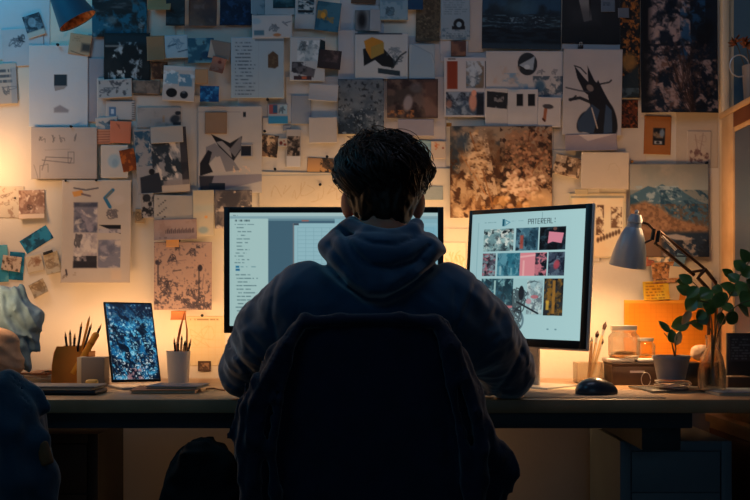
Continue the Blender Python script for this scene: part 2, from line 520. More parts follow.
# ---- left edge
def f(c): c.scrib(17, 42, 8, 5, '#2b3440', 26, .8, 3).scrib(22, 38, 3, 4, '#20262e', 14, 1.2, 5)
sheet(2, 28, 44, 66, 'white sheet with a small scribbled ink sketch, top left', '#c4c8cc', -4, f, 'ink_sketch', 'drawing')
def f(c): c.noise('#27323c', 5, .42, .52, 4, warp=6).ell(33, 22, 4, 5, '#8fa3ad', .7).rect(24, 31, 44, 38, '#b4ab9f')
sheet(25, 14, 43, 37, 'small dark leaf photo tilted beside the hanging shade', '#6f8592', -18, f, 'photo_print', 'photo')
def f(c):
    c.text(0, 68, 14, 84, 3, '#3a4550', .8, 3).scrib(10, 90, 8, 5, '#35404c', 16, .8, 8); c.rect(11, 68, 18, 104, '#7f8c98', .55)
sheet(-4, 63, 17, 104, 'curled card of scribbled notes at the left edge', '#c9bfb2', -3, f, 'note_card', 'note')
def f(c):
    c.rect(54, 74.5, 67, 86, '#23303a').poly([(54, 86), (67, 86), (64, 89), (55, 91)], '#9b938e')
    c.poly([(54, 107), (60, 104.5), (69, 110), (68, 112.5), (54, 112.5)], '#8d8a90', .8, 2)
    c.grad('#cdc2bc', '#b9c1c8')
sheet(29, 45, 88, 127, 'large pale sheet with one small dark square in its middle', '#c3c6ca', 0, lambda c: (c.grad('#c6bdb9', '#b4bec6'), c.rect(54, 74.5, 67, 86, '#23303a'), c.poly([(54, 86), (67, 86), (64, 89), (55, 91)], '#8a8380'), c.poly([(54, 108), (60, 105), (69, 110), (68, 112.5), (54, 112.5)], '#77757c', .8, 1.5)), lift=0)
def f(c): c.rect(82, 43, 91, 51, '#3b3532', .9, soft=3).line([(72, 52), (86, 55)], 1, '#4a4038', .7).text(72, 36, 84, 42, 3, '#7a6048', .5)
sheet(69, 34, 91, 55, 'tan note with a dark dab overlapping the large pale sheet', '#c9a27c', 8, f, 'sticky_note', 'note')
def f(c):
    c.noise('#1d5a72', 9, .5, .62, 3, warp=10).noise('#4a4a4c', 12, .55, .7, 9, (92, 0, 148, 12), sy=.3).noise('#7d8a90', 5, .66, .74, 21, (92, 18, 148, 36), a=.7)
    c.ell(112, 20, 5, 4, '#5d6a70', .8, soft=3).rect(105, 27, 122, 36, '#14506c', .6, soft=3)
sheet(92, -4, 147, 37, 'dark print with teal patches at the top, right of the hanging shade', '#15181c', 0, f, 'art_print', 'print')
def f(c):
    c.noise('#a9b1b6', 7, .60, .68, 14, (108, 42, 142, 80), sy=1.8, warp=8).noise('#d2d0cc', 4, .66, .72, 17, (112, 50, 126, 80), sy=2).rect(105, 45, 122, 47, '#8c8682', .8)
    c.rect(104, 34, 150, 44, '#173a4c', .5, soft=6)
sheet(104, 33, 150, 85, 'black print splashed with white figures below the teal print', '#0d1013', 0, f, 'art_print', 'print')
def f(c): c.noise('#4a4440', 5, .4, .62, 3, warp=5)
sheet(124, 80, 160, 94, 'brown mottled strip below the black splashed print', '#8d7a6c', 2, f, 'photo_print', 'photo')
def f(c): c.scrib(108, 90, 8, 3, '#3a3f48', 18, .8, 9).noise('#4a4c52', 4, .6, .66, 6, (99, 80, 148, 96))
sheet(98, 79, 132, 98, 'torn strip of ink marks above the spiral card', '#bdb8b5', -3, f, 'ink_sketch', 'drawing')
def f(c): c.rect(109, 107, 116, 116, '#4f6f8e').rect(111, 109, 114, 114, '#aebccb'); [c.rect(134-2, 103+k*2.2, 135, 104+k*2.2, '#444444') for k in range(8)]
sheet(106, 101, 135, 120, 'spiral-edged card with a little blue square', '#c9c3c0', 0, f, 'note_card', 'note')
def f(c): c.scrib(107, 126, 8, 5, '#2b5470', 22, 1.3, 2).scrib(112, 122, 4, 3, '#1e2d3a', 14, 1.2, 6)
sheet(96, 117, 118, 135, 'blue ink doodle beside the salmon square', '#ccc4bd', -6, f, 'ink_sketch', 'drawing')
sheet(96, 129, 112, 144, 'orange lined scrap tucked under the salmon square', '#d98c68', 1, lambda c: [c.line([(96, 132+k*2.6), (110, 131.5+k*2.6)], .7, '#7a3f2c') for k in range(5)], 'paper_scrap', 'note')
sheet(110, 121, 131, 143, 'plain salmon-orange square note', '#dd7a55', 2, lambda c: c.scrib(118, 126, 2, 3, '#7a3a28', 6, .7, 2), 'sticky_note', 'note')
def f(c): c.ell(114, 161, 6, 7, '#8fa9b6', .8, soft=2).ell(115, 163, 3, 4, '#6f8ea0', .5, soft=2)
sheet(101, 145, 128, 178, 'pale sheet with a washed blue oval', '#d6cdc2', 0, f, 'watercolour_sketch', 'drawing')
def f(c): c.noise('#6e3210', 3.5, .46, .56, 5).line([(121, 151), (135, 149)], 1, '#5a2a10', .6)
sheet(121, 149, 136, 171, 'rust-orange textured tag tilted beside the street photo', '#c4601c', -12, f, 'fabric_swatch', 'swatch')
def f(c):
    for k, (x, y) in enumerate([(42, 139), (55, 139), (62, 138), (74, 137)]): c.scrib(x, y, 3, 5, '#4e4d50', 6, .7, 30+k, .8)
    c.line([(42, 160), (70, 163), (72, 158), (46, 157), (42, 170)], .8, '#565356', .9); c.line([(68, 152), (74, 152), (74, 163), (68, 163), (68, 152)], .7, '#5d5a5c', .8)
    c.line([(40, 178), (40, 166), (48, 164), (48, 172)], .7, '#5d5a5c', .8).line([(45, 150), (70, 149)], .6, '#7b7470', .6).line([(34, 165), (38, 178)], .6, '#5d5a5c', .7)
sheet(31, 127, 97, 179, 'sheet of pencilled letters and a bench sketch', '#bfb4ad', 0, f, 'pencil_sketch', 'drawing')
def f(c):
    c.noise('#7c5a48', 3, .64, .7, 3, a=.6).scrib(6, 196, 5, 3, '#5a4238', 7, .6, 9).ell(15, 198, 1.2, 1, '#221a18').scrib(8, 204, 4, 2, '#5b4a42', 6, .6, 12)
sheet(-6, 186, 24, 218, 'white sheet of tiny ink birds by the beige portrait', '#dfd0b8', 1, f, 'ink_sketch', 'drawing')
def f(c): c.noise('#7a5a4c', 6, .45, .58, 8, (19, 190, 45, 214), warp=9).noise('#e0cdb8', 4, .6, .7, 3).scrib(30, 207, 3, 3, '#3c2a26', 12, 1, 4).rect(19, 214, 46, 220, '#cdb49a')
sheet(19, 190, 45, 219, 'beige washed portrait photo at the left edge', '#c09c84', -2, f, 'photo_print', 'photo', curl=.010)
def f(c): c.noise('#0f3d55', 7, .5, .58, 3, (22, 230, 52, 252), warp=8).ell(39, 236, 3, 3, '#1d5f80', .8).ell(32, 246, 4, 2.5, '#0f4763', .8)
sheet(21, 232, 52, 247, 'bright blue card tilted steeply on the left wall', '#1b87b4', -32, f, 'postcard', 'postcard')
def f(c): c.scrib(11, 262, 5, 4, '#6b4c3c', 16, 1, 7).noise('#5a4638', 3, .6, .66, 5)
sheet(9, 252, 24, 280, 'small bright blue card behind the flower scraps', '#1f8fb5', 4, lambda c: c.noise('#0f5c7c', 6, .5, .6, 9), 'postcard', 'postcard')
sheet(-4, 245, 8, 282, 'turquoise card at the far left edge', '#5fb4c4', -2, lambda c: c.noise('#2f86a0', 7, .5, .6, 4), 'postcard', 'postcard')
sheet(2, 256, 21, 271, 'cut-out of pale pink blossom over the blue cards', '#dcc0a4', 8, f, 'paper_cutout', 'cutout')
def f(c): c.scrib(35, 262, 7, 5, '#8a6248', 20, 1, 3, .7).ell(38, 262, 3, 2.5, '#7a5038', .6, soft=2)
sheet(26, 255, 43, 272, 'pale sheet with a brown sprig beneath the tilted blue card', '#e3d0b2', -12, f, 'watercolour_sketch', 'drawing')
def f(c): c.scrib(52, 263, 6, 6, '#6a5038', 24, 1, 13).noise('#a08462', 3, .5, .6, 3, a=.7)
sheet(45, 252, 60, 274, 'card of brown dried petals left of the white mount', '#dcc49c', -14, f, 'pressed_flower_card', 'card', curl=.012)
def f(c): c.scrib(39, 288, 6, 6, '#7e6040', 24, 1, 23).noise('#7a6448', 3, .5, .6, 3, a=.7)
sheet(31, 281, 47, 296, 'crumpled beige scrap above the denim jacket', '#cdb48c', -28, f, 'paper_scrap', 'scrap', curl=.012)
sheet(43, 251, 53, 254, 'little black strip beside the tilted blue card', '#2a2420', -18, None, 'paper_scrap', 'scrap')

# ---- the white mount left of the monitor
def f(c):
    c.poly([(72, 192), (82, 190), (84, 195), (74, 197)], '#c98f4c').line([(74, 188), (86, 190), (98, 188)], 1.6, '#4a4850', .9).line([(82, 194), (90, 196)], 2, '#5d5058', .9)
    c.line([(113, 190), (105, 198), (110, 207)], 3.4, '#1c6088').line([(112, 191), (106, 198)], 1.4, '#8a6a3a', .8).ell(118, 200, 6, 5, '#c2b4a8', .8, soft=3)
    c.scrib(112, 214, 6, 5, '#3c3a44', 30, 1.1, 4)
    c.photo(74, 202.5, 97.5, 232.5, ['#8c8690', '#4b4f60', '#cdbfb2', '#6d6c78'], 5, 11, warp=14).rect(74, 202.5, 97.5, 207, '#3e4252', .85, soft=2)
    c.poly([(99, 225), (121, 225), (121, 234)], '#15161c').photo(99, 229, 121, 233, ['#b0a8a8', '#7a7780'], 8, 5)
    c.photo(74, 233.5, 97.5, 268, ['#b1a5a0', '#8d858a', '#cfc2b6'], 15, 10).scrib(79, 241, 4, 7, '#26262e', 26, 1.4, 9).noise('#1f2028', 6, .34, .5, 6, (74, 256, 97.5, 268)).rect(74, 262, 97.5, 268, '#25242c', .8, soft=2)
    c.photo(98.5, 240, 121, 268, ['#c3b5aa', '#8a8894', '#6e7080'], 19, 12, warp=12, sy=.5).noise('#5e6072', 8, .5, .6, 4, (98.5, 241, 115, 256), a=.8)
    c.line([(67, 270), (68, 275)], 1.8, '#3a3238').scrib(66, 277, 2, 3, '#6a5648', 7, .8, 3).text(74, 272, 78, 276, 2, '#8a7462', .5).rect(112, 270, 122, 280, '#cdb193', .5, soft=3)
sheet(62, 180, 131, 283, 'tall white mount with a collage of grey landscape photos', '#d3c3b2', 0, f, 'collage_sheet', 'collage', curl=.016)
def f(c): c.scrib(139, 216, 4, 5, '#4f4030', 16, .8, 4)
sheet(135, 209, 145, 223, 'tiny beige patterned stamp beside the film strip', '#b89a70', 4, f, 'paper_scrap', 'scrap')

# ---- top row, left of centre
def f(c): c.rect(149, -4, 165, 8, '#9c7650', .8)
sheet(148, -6, 171, 11, 'tan note at the very top beside the teal print', '#b98a5e', 0, f, 'sticky_note', 'note', curl=.012)
sheet(166, -6, 185, 26, 'dark green-black print, leftmost of the top row of three', '#14222a', 0, lambda c: c.noise('#2d434c', 8, .5, .65, 4, warp=8, sy=.4), 'art_print', 'print')
sheet(189, -6, 217, 27, 'rust-brown print between the dark and the navy ones', '#6a4a3c', 0, lambda c: c.noise('#3d3436', 14, .4, .7, 5).noise('#7a6a66', 7, .6, .7, 8, a=.5), 'art_print', 'print', curl=.008)
sheet(220, -6, 252, 26, 'navy blue print, rightmost of the top row of three', '#0f2c4c', 0, lambda c: c.noise('#081a30', 7, .45, .6, 5).noise('#25507c', 4, .62, .7, 6, a=.6), 'art_print', 'print', curl=.008)
sheet(147, 36, 165, 61, 'plain kraft-brown note beside the black splashed print', '#a27c58', -3, None, 'sticky_note', 'note', curl=.008)
sheet(151, 62, 168, 79, 'small sepia photo under the kraft note', '#8c6240', -2, lambda c: c.noise('#3b2418', 6, .48, .56, 5, warp=5), 'photo_print', 'photo')
sheet(165, 35, 188, 58, 'pale blue pencil drawing of window frames', '#9fc0d2', -2, lambda c: (c.scrib(176, 44, 8, 6, '#3f6680', 16, .7, 3), c.line([(168, 46), (176, 44)], 1.1, '#25455c'), c.line([(178, 52), (187, 50)], 1.1, '#25455c')), 'pencil_sketch', 'drawing')
def f(c): c.noise('#1d4d66', 8, .46, .56, 7, warp=8).noise('#27303a', 4, .6, .66, 3, (200, 40, 208, 60)).ell(206, 55, 5, 4, '#153a58', .9, soft=2)
sheet(188, 38, 214, 63, 'blue-green painted landscape beside the pencil drawing', '#5e98ac', -1, f, 'painting', 'painting')
sheet(209, 41, 231, 59, 'grey-brown folded wedge of paper', '#857a72', 10, lambda c: c.poly([(209, 41), (209, 60), (218, 60)], '#a59c92'), 'paper_scrap', 'scrap')
def f(c): c.noise('#94503c', 5, .5, .6, 3).ell(219, 62, 2, 1.5, '#5a2420', .8)
sheet(211, 57, 225, 73, 'crumpled coral-pink scrap beside the lined page', '#c07a62', 14, f, 'paper_scrap', 'scrap', curl=.010)
def f(c):
    c.rect(165, 72, 178, 84, '#6f9cb4').rect(179, 74, 192, 86, '#5a88a4').noise('#cad6dc', 4, .55, .62, 3, (163, 68, 195, 86)).ell(172, 93, 5.5, 4.6, '#14171c').ell(184.5, 94.5, 4, 3.8, '#1b2027').ell(184, 92, 2, 1.2, '#7a8a96', .6)
    c.rect(165, 66, 194, 70, '#b8c0c6', .7)
sheet(163, 66, 195, 101, 'collage sheet of blue tiles and two black shapes', '#cfcdcb', 3, f, 'collage_sheet', 'collage')
sheet(195, 69, 208, 84, 'small square tan note beside the blue tile collage', '#c0946a', 0, None, 'sticky_note', 'note')
sheet(200, 86, 219, 102, 'small square bright blue swatch', '#1767a4', 1, lambda c: c.noise('#0c3a6c', 6, .48, .58, 5).noise('#3d8fc8', 4, .6, .7, 8), 'colour_swatch', 'swatch')
def f(c):
    c.line([(258.5, 37), (258.5, 98)], .6, '#8a98a4', .6)
    c.text(235, 41, 256, 96, 15, '#2c3d4c', .75, 5, .3, .25).rect(255, 39, 284, 41, '#2f3a44', .5)
    c.poly([(268, 55), (273, 51), (278, 55), (278.5, 66), (275, 68.5), (268, 67.5)], '#4f3f30').noise('#6e5c48', 3, .5, .6, 3, (268, 52, 278, 68), a=.5)
sheet(231, 37, 284, 98, 'open pale blue notebook page of text with a brown hexagon seal', '#a9bfcc', 0, f, 'notebook_page', 'page')
def f(c): c.noise('#5a7480', 5, .5, .58, 4, (257, -4, 272, 16), warp=4)
sheet(251, -6, 265, 15, 'pale blue sketch of leaves at the top edge', '#93abb6', 0, f, 'watercolour_sketch', 'drawing')
sheet(265, -6, 297, 15, 'white sheet under the teal seaside photo', '#c3c9cc', 0)
sheet(273, -6, 296, 8, 'teal seaside photo cut by the top edge', '#2e6878', 0, lambda c: c.noise('#123540', 8, .45, .58, 5), 'photo_print', 'photo')
def f(c): c.rect(254, 30, 264, 35, '#4d7284').scrib(274, 28, 5, 4, '#3e4c56', 18, 1, 3).ell(277, 35, 4, 1.6, '#a8744c').scrib(286, 22, 6, 7, '#54616c', 6, .8, 11, .8).ell(256, 21, 5, 3, '#7fa4b8', .7, soft=2)
sheet(252, 15, 292, 38, 'white sheet of small blue cut strips and twigs', '#c2c7ca', -1, f, 'collage_sheet', 'collage')
def f(c): c.photo(298, -5, 314, 14, ['#4c6f80', '#16262e', '#b7c3c6'], 3, 6, sy=.35).rect(298, 10, 313, 12.5, '#141c22')
sheet(295, -6, 316, 29, 'instant photo of a dark boat on a white border', '#bcc3c6', 2, f, 'photo_print', 'photo')
def f(c):
    c.noise('#27566a', 9, .5, .6, 3).scrib(322, 15, 4, 5, '#c07e28', 16, 2.2, 5).scrib(332, 20, 5, 3, '#b87a2c', 10, 1.4, 7).ell(323, 16, 2.5, 3, '#d09030')
sheet(316, 2, 340, 32, 'teal postcard with an orange starfish', '#39748c', 7, f, 'postcard', 'postcard', curl=.008)
def f(c):
    c.photo(297, 40, 320, 61, ['#9fb0b8', '#6f848e', '#c2ccd0'], 3, 6).scrib(303, 46, 4, 5, '#2f3a42', 22, .9, 3)
    c.poly([(292.5, 62), (315.5, 69), (314, 77.5), (291.5, 72)], '#58585e').noise('#2b2c32', 5, .5, .6, 9, (292, 62, 315, 77)).rect(294, 76, 312, 80, '#3d2c30').rect(302, 76.5, 307, 79, '#a8583c')
    c.poly([(320, 39), (325, 41), (326, 50), (319, 49)], '#1a2a2e')
sheet(290, 37, 325, 81, 'sheet with a pale boat sketch and a tilted dark strip', '#bfc6ca', 1, f, 'collage_sheet', 'collage')
sheet(318, 50, 341, 69, 'dark brown instant photo tilted right of the boat sketch', '#2a2124', 6, lambda c: c.noise('#6f5a58', 7, .5, .7, 4, (322, 50, 338, 62)), 'photo_print', 'photo')
def f(c): c.noise('#4f6672', 5, .55, .64, 4)
sheet(351, -6, 376, 4, 'brown strip cut off by the top edge above the head', '#6a4c3a', 2, None, 'photo_print', 'photo')
sheet(355, 10, 370, 31, 'small dark portrait photo above the yellow patch collage', '#6c7880', 0, lambda c: c.ell(362, 20, 4, 8, '#15181c', 1, soft=4), 'photo_print', 'photo')
sheet(370, 9, 381, 31, 'narrow grey card beside the small dark portrait', '#9aa5ae', 2)
def f(c):
    c.rect(355, 33, 402, 34.4, '#1c2530').poly([(363, 49), (370, 47), (384, 49), (396, 62), (394, 68), (382, 66), (375, 60), (364, 66)], '#12161a').poly([(364, 41), (372, 37), (383, 41), (384, 52), (371, 59), (366, 50)], '#a8762a').poly([(371, 47), (384, 42), (384, 53), (371, 59)], '#8f7a3c')
    c.poly([(378, 68), (400, 71), (400, 76), (378, 73)], '#23343e').scrib(394, 52, 7, 5, '#4a5c68', 22, 1, 3).scrib(398, 60, 5, 5, '#35454f', 18, 1.2, 8).line([(392, 68), (400, 56), (406, 52)], 1.6, '#1d2830')
sheet(355, 33, 408, 79, 'collage of yellow-brown patches over black shapes', '#bcc5ca', 0, f, 'collage_sheet', 'collage')
def f(c): c.scrib(390, 11, 4, 4.5, '#1f3440', 26, 1, 5).noise('#4e7488', 6, .5, .6, 4, a=.7)
sheet(380, -6, 408, 20, 'pale blue print with a small dark circle drawing', '#88aabb', 0, f, 'art_print', 'print')
def f(c): c.noise('#3a3428', 2.2, .46, .54, 3).noise('#8d7f66', 2, .64, .7, 13, a=.6)
sheet(416, -6, 440, 42, 'tall speckled olive-brown print', '#5c5140', 1, f, 'art_print', 'print', curl=.006)
sheet(408, -6, 423, 10, 'small rounded navy tab over the speckled print', '#1d4668', 0, None, 'paper_scrap', 'scrap')
def f(c):
    c.text(444, -3, 468, 15, 8, '#3d5462', .5, 3, .4).noise('#50697a', 3, .55, .62, 4, (442, 28, 470, 40)).ell(459, 24, 5.5, 5.5, '#14181d').rect(452, 26, 465, 29.5, '#14181d').ell(459, 24.5, 2.6, 2.8, '#8298a4').text(446, 33, 468, 39, 3, '#2e4452', .6, 6)
sheet(441, -6, 470, 40, 'blue-grey etched page with a black helmet shape', '#8fa4b0', 0, f, 'book_page', 'page')
def f(c): c.poly([(412, 42), (430, 53), (438, 80), (409, 80)], '#7d96a8', .8).line([(412, 44), (432, 54), (440, 78)], .8, '#60747f', .6)
sheet(409, 44, 435, 79, 'folded blue-grey paper right of the yellow patch collage', '#9fb1bd', 0, f, 'folded_paper', 'paper')
sheet(451, 41, 466, 56, 'small blurred brown square photo under the etched page', '#7c5644', 0, lambda c: c.noise('#4a3230', 6, .45, .6, 5), 'photo_print', 'photo')
def f(c):
    c.rect(447, 61, 457.5, 89, '#7a3420').photo(466, 61, 484, 88, ['#8a96a0', '#4a5a68', '#6c5c4c', '#a9b6c0'], 4, 9).rect(485.2, 61, 487.4, 91, '#14141a').text(448, 58, 456, 60, 1, '#222222', .9)
    c.photo(446, 92, 484, 115, ['#33465c', '#5a7086', '#141c2a', '#8494a4'], 8, 12).ell(473, 102, 4, 9, '#c48a74', .9, soft=2).ell(474, 93, 2.5, 3, '#c98e76').rect(477, 93, 484, 115, '#10141e', .8, soft=2).ell(449, 104, 3, 4, '#a87868', .7, soft=2)
sheet(444, 57, 488, 117, 'white card of four photos with a rust-red bar', '#c8c4c6', 0, f, 'collage_sheet', 'collage')
def f(c): c.noise('#1c2c3c', 24, .36, .56, 33).noise('#131b24', 3.2, .60, .68, 7, a=.8).noise('#8d99a4', 2.6, .62, .7, 8, (337, 108, 385, 134), a=.8)
sheet(338, 79, 384, 134, 'blue-black speckled ink wash right above the head', '#65727e', 0, f, 'ink_painting', 'painting')
def f(c):
    c.noise('#35302f', 10, .44, .56, 4, warp=14).noise('#251c1e', 16, .5, .58, 8).ell(408, 103, 4.5, 8, '#8c8486', .9, 8, 2).noise('#b0713c', 4, .5, .62, 7, (387, 110, 414, 118), a=.8).rect(423, 80, 438, 118, '#7d5a4c', .5, soft=6).ell(416, 88, 6, 5, '#55545a', .7, soft=3)
sheet(387, 79, 438, 118, 'brown blurred portrait photo above the head', '#5c4b46', 0, f, 'photo_print', 'photo')
sheet(291, 95, 311, 124, 'blank slate-blue card left of the ink wash', '#8f9aa8', 0, None, 'blank_card', 'paper')
sheet(309, 84, 338, 101, 'wrinkled off-white flap above the blank cream square', '#bdbcbd', 4, None, 'paper_scrap', 'paper')
sheet(309, 117, 337, 143, 'blank cream square left of the head', '#c9bfb6', -1, None, 'blank_card', 'paper')
def f(c): c.rect(269, 104.5, 277, 114, '#8c4a4e').rect(273, 105, 277.5, 113, '#274f72').rect(268.5, 116, 288, 123.5, '#2f7ea8').rect(280, 105, 287, 114, '#86a9bb').scrib(282, 110, 3, 4, '#2b3c4a', 12, 1, 3)
sheet(268, 104, 288, 124, 'small red and blue photo grid left of the slate-blue card', '#a9b0b6', 0, f, 'photo_print', 'photo')
sheet(283, 125, 291, 131, 'tiny grey scrap under the red and blue photo grid', '#8d939c', 0, None, 'paper_scrap', 'scrap')
def f(c): c.noise('#2a2422', 5, .46, .54, 3, warp=6).noise('#d9b890', 4, .6, .66, 7)
sheet(261, 135, 278, 157, 'small brown speckled photo, left one of the old pair', '#8f6e54', 6, f, 'photo_print', 'photo')
def f(c): c.photo(287, 136, 300, 156, ['#4b4440', '#1c1a1c', '#a08e80'], 5, 5, warp=5).rect(287, 156, 301, 168, '#b8b6b6')
sheet(286, 129, 301, 167, 'grey strip with a dark photo, right one of the old pair', '#b9b3ae', 1, f, 'photo_print', 'photo')
sheet(278, 138, 287, 147, 'scrap with rust-red dots between the old pair of photos', '#d3c2ac', 0, lambda c: (c.ell(281, 143, 1.6, 2, '#6a2a20'), c.ell(285, 144.5, 1.3, 1.2, '#8a3c28'), c.ell(284, 141, .8, .8, '#8a3c28')), 'paper_scrap', 'scrap')
def f(c): c.grad('#9c7858', '#d8a05c').scrib(328, 163, 5, 5, '#1d1a1e', 26, 1.8, 5).noise('#2a2624', 4, .55, .62, 3, (320, 157, 337, 172))
sheet(307, 158, 338, 180, 'orange fading card with a black feather tuft left of the hair', '#c89058', 3, f, 'postcard', 'postcard')
def f(c):
    for k in range(7): c.scrib(275+k*11, 190, 8, 12, '#a58b6c', 5, .5, 60+k, .7)
    c.line([(262, 176), (336, 174)], .8, '#5f7282', .7)
sheet(259, 172, 342, 212, 'wide sheet of faint pencil plans above the left monitor', '#dccaae', 1, f, 'pencil_sketch', 'drawing')
sheet(398, 119, 434, 136, 'plain lilac strip right of the hair', '#a39ca4', 0, None, 'blank_card', 'paper')
def f(c): c.noise('#5d8ca4', 5, .5, .6, 4)
sheet(418, 140, 432, 159, 'small light blue watercolour beside the hair', '#93bccb', 2, f, 'watercolour_sketch', 'drawing')
def f(c): c.noise('#b9653c', 4, .56, .66, 4, (431, 142, 441, 158)).ell(443, 148, 1, 1, '#8a4030')
sheet(431, 141, 446, 159, 'small card dabbed with orange paint beside the light blue one', '#dcc4aa', 0, f, 'watercolour_sketch', 'drawing')
sheet(420, 186, 443, 200, 'blue-grey ruled slip between the hair and the flower picture', '#9fa9a8', 0, lambda c: c.text(421, 187, 443, 199, 6, '#7d8788', .5, 3, .3, .05), 'note_card', 'note')
def f(c):
    for k in range(5): c.scrib(448+k*3.4, 262-k % 2*5, 3, 7, '#b98a4c', 8, .7, 80+k, .6)
sheet(442, 242, 466, 285, 'cream card of faint gold sprigs between the monitors', '#e6d6b8', 0, f, 'watercolour_sketch', 'drawing')

# ---- street photo, angular drawing and strips
def f(c):
    c.noise('#8a8684', 12, .5, .6, 3, warp=6).noise('#a88668', 4, .6, .7, 8, (150, 115, 165, 125)).ell(175, 119, 5, 4, '#2a3038', .9, -25, 2).ell(178, 113, 3, 2, '#1a1e26', .9).rect(173, 122, 181, 125, '#2b3036')
sheet(137, 107, 181, 128, 'pale misty print with a dark bird at its right', '#b9b0aa', 0, f, 'art_print', 'print')
def f(c):
    c.noise('#1d4560', 6, .42, .52, 3, (135, 130, 152, 165), warp=6).noise('#1f2a34', 7, .44, .54, 7, (152, 136, 189, 185), sy=1.6, warp=8).noise('#d8c8b8', 5, .58, .64, 9, (150, 140, 180, 180), sy=2.2, rot=-20)
    c.poly([(139, 176), (158, 172), (162, 192), (139, 193)], '#252a34').rect(181, 128, 189, 186, '#2c2a30', .85).rect(162, 181, 189, 187, '#8f8480', .8).ell(151, 171, 3, 3, '#14161c').rect(160, 186, 189, 193, '#b8a796')
sheet(136, 128, 188, 193, 'black and blue street photo tilted on the wall', '#a3a0a0', -4, f, 'photo_print', 'photo')
sheet(151, 126, 183, 143, 'blank grey card taped over the street photo', '#c3bbb2', -3, None, 'blank_card', 'paper')
def f(c):
    c.poly([(211, 134), (230, 143), (242, 136), (241, 150), (233, 162), (222, 152)], '#15181f').poly([(222, 141), (230, 148), (232, 158), (216, 142)], '#8d8a8c').poly([(241, 136), (242, 147), (235, 157), (229, 150)], '#6e6d72')
    c.poly([(206, 147), (215, 143), (233, 160), (240, 170), (224, 172), (216, 156), (205, 168)], '#7b7a80').poly([(200, 163), (208, 150), (212, 152), (209, 164), (213, 172), (200, 176)], '#1c1e26').poly([(215, 158), (220, 156), (226, 172), (215, 172)], '#b2a9a4')
    c.poly([(199, 176), (262, 174), (262, 181), (199, 195)], '#84808a').poly([(199, 176), (214, 176), (208, 195), (201, 195)], '#35353e').rect(209, 183, 225, 190, '#1f2a38').noise('#d7b79a', 3, .55, .62, 5, (233, 166, 250, 174)).rect(243, 112, 246, 117, '#1b2028').line([(198, 112), (240, 112)], .8, '#77787c', .6)
sheet(198, 106, 262, 193, 'large drawing of angular draped black and grey cloth', '#c9c1ba', 0, f, 'charcoal_drawing', 'drawing')
sheet(205, 112, 227, 134, 'brown octagon cut-out over the angular drawing', '#9d7c60', 0, lambda c: None, 'paper_cutout', 'cutout')
sheet(241, 144, 253, 157, 'small pale card with a black corner beside the angular drawing', '#b9b1ab', 0, lambda c: c.rect(241, 146, 251, 156, '#20222a'), 'photo_print', 'photo')
def f(c): c.noise('#15181e', 5, .5, .58, 4, (141, 192, 154, 219), warp=6).noise('#8c8a8c', 8, .55, .7, 6, a=.6).ell(147, 198, 4, 4, '#1b1e24', .9).ell(150, 204, 2, 2, '#1b1e24')
sheet(141, 193, 154, 218, 'narrow strip of black ink blossoms', '#a29c98', -3, f, 'ink_painting', 'painting')
def f(c):
    for k in range(12): c.ell(158+(k*7) % 9, 199+k*1.8, .9, .8, '#3c3a3e')
    c.noise('#9a968f', 9, .5, .6, 3, a=.5)
sheet(154, 195, 194, 221, 'grey ruled sheet with black dots beside the ink blossoms', '#bcb3a8', 1, f, 'pencil_sketch', 'drawing')
def f(c): c.ell(203, 230, 5, 3.4, '#7f9aa0', .7, soft=2).ell(206, 217, 1.6, 1.4, '#d89a5c').rect(194, 205, 214, 212, '#a3aea8', .5, soft=4)
sheet(193, 190, 214, 236, 'cream sheet with pale blue washes left of the monitor', '#d8c8a8', -1, f, 'watercolour_sketch', 'drawing')
def f(c): c.noise('#3c3a40', 9, .42, .56, 8, sy=2, warp=6).ell(243, 203, 3, 9, '#4a464a', .9, 14, 2).noise('#cbb8a4', 6, .6, .68, 2)
sheet(215, 190, 252, 229, 'grey photo of rearing horses behind the left monitor', '#7f7470', 0, f, 'photo_print', 'photo')
def f(c):
    c.noise('#8f7468', 6, .55, .65, 4, a=.6); c.text(157, 236, 168, 246, 3, '#5a4038', .4, 3)
    for k in range(24): c.line([(166+k*1.2, 233), (166+k*1.2, 230.5-(k*7 % 3))], .7, '#44363a')
sheet(154, 219, 197, 240, 'torn mauve sheet edged with tiny ink fence posts', '#b69a90', -2, f, 'paper_scrap', 'scrap', curl=.008)
def f(c):
    for k, (x, y, r) in enumerate([(159, 262, 3), (163, 280, 6), (158, 302, 4), (168, 285, 5), (178, 298, 4), (190, 292, 5), (200, 300, 6), (206, 306, 4), (197, 305, 5), (172, 258, 5), (191, 252, 5), (177, 248, 3), (198, 247, 2), (165, 291, 6), (186, 303, 6)]):
        c.scrib(x, y, r, r*.9, '#2f2c38', 18, .8, 100+k, .95)
    c.noise('#3a3440', 2.4, .56, .62, 9, (154, 280, 212, 309), a=.8).noise('#4a4450', 2.6, .64, .69, 19, a=.6)
    c.line([(199, 270), (199, 300)], 1, '#2c2a34').ell(200, 268, 2.4, 3.4, '#282632').line([(204, 274), (202, 290)], .6, '#4a4450').line([(158, 262), (158, 285)], 1.2, '#34303c').ell(157, 262, 2, 2, '#34303c').line([(173, 271), (181, 270)], 1, '#35303a')
    c.line([(170, 262), (186, 260)], .6, '#5c4c50', .7)
sheet(154, 242, 212, 310, 'terracotta-pink sheet of ink tree and village drawings', '#b5978a', 0, f, 'ink_drawing', 'drawing', curl=.006)
sheet(166, 239, 179, 247, 'small orange tape tab on the pink ink drawing', '#e0a060', 0, None, 'paper_tab', 'tape')
def f(c):
    c.grid(188, 318, 222, 362, 5, 6, '#c4a476', .4, .5).scrib(202, 336, 12, 12, '#b39262', 14, .5, 5, .6).text(190, 318, 220, 321, 1, '#7a6040', .7)
sheet(186, 316, 225, 366, 'cream plan sheet above the white pencil cup', '#e3cda2', 0, f, 'pencil_sketch', 'drawing')
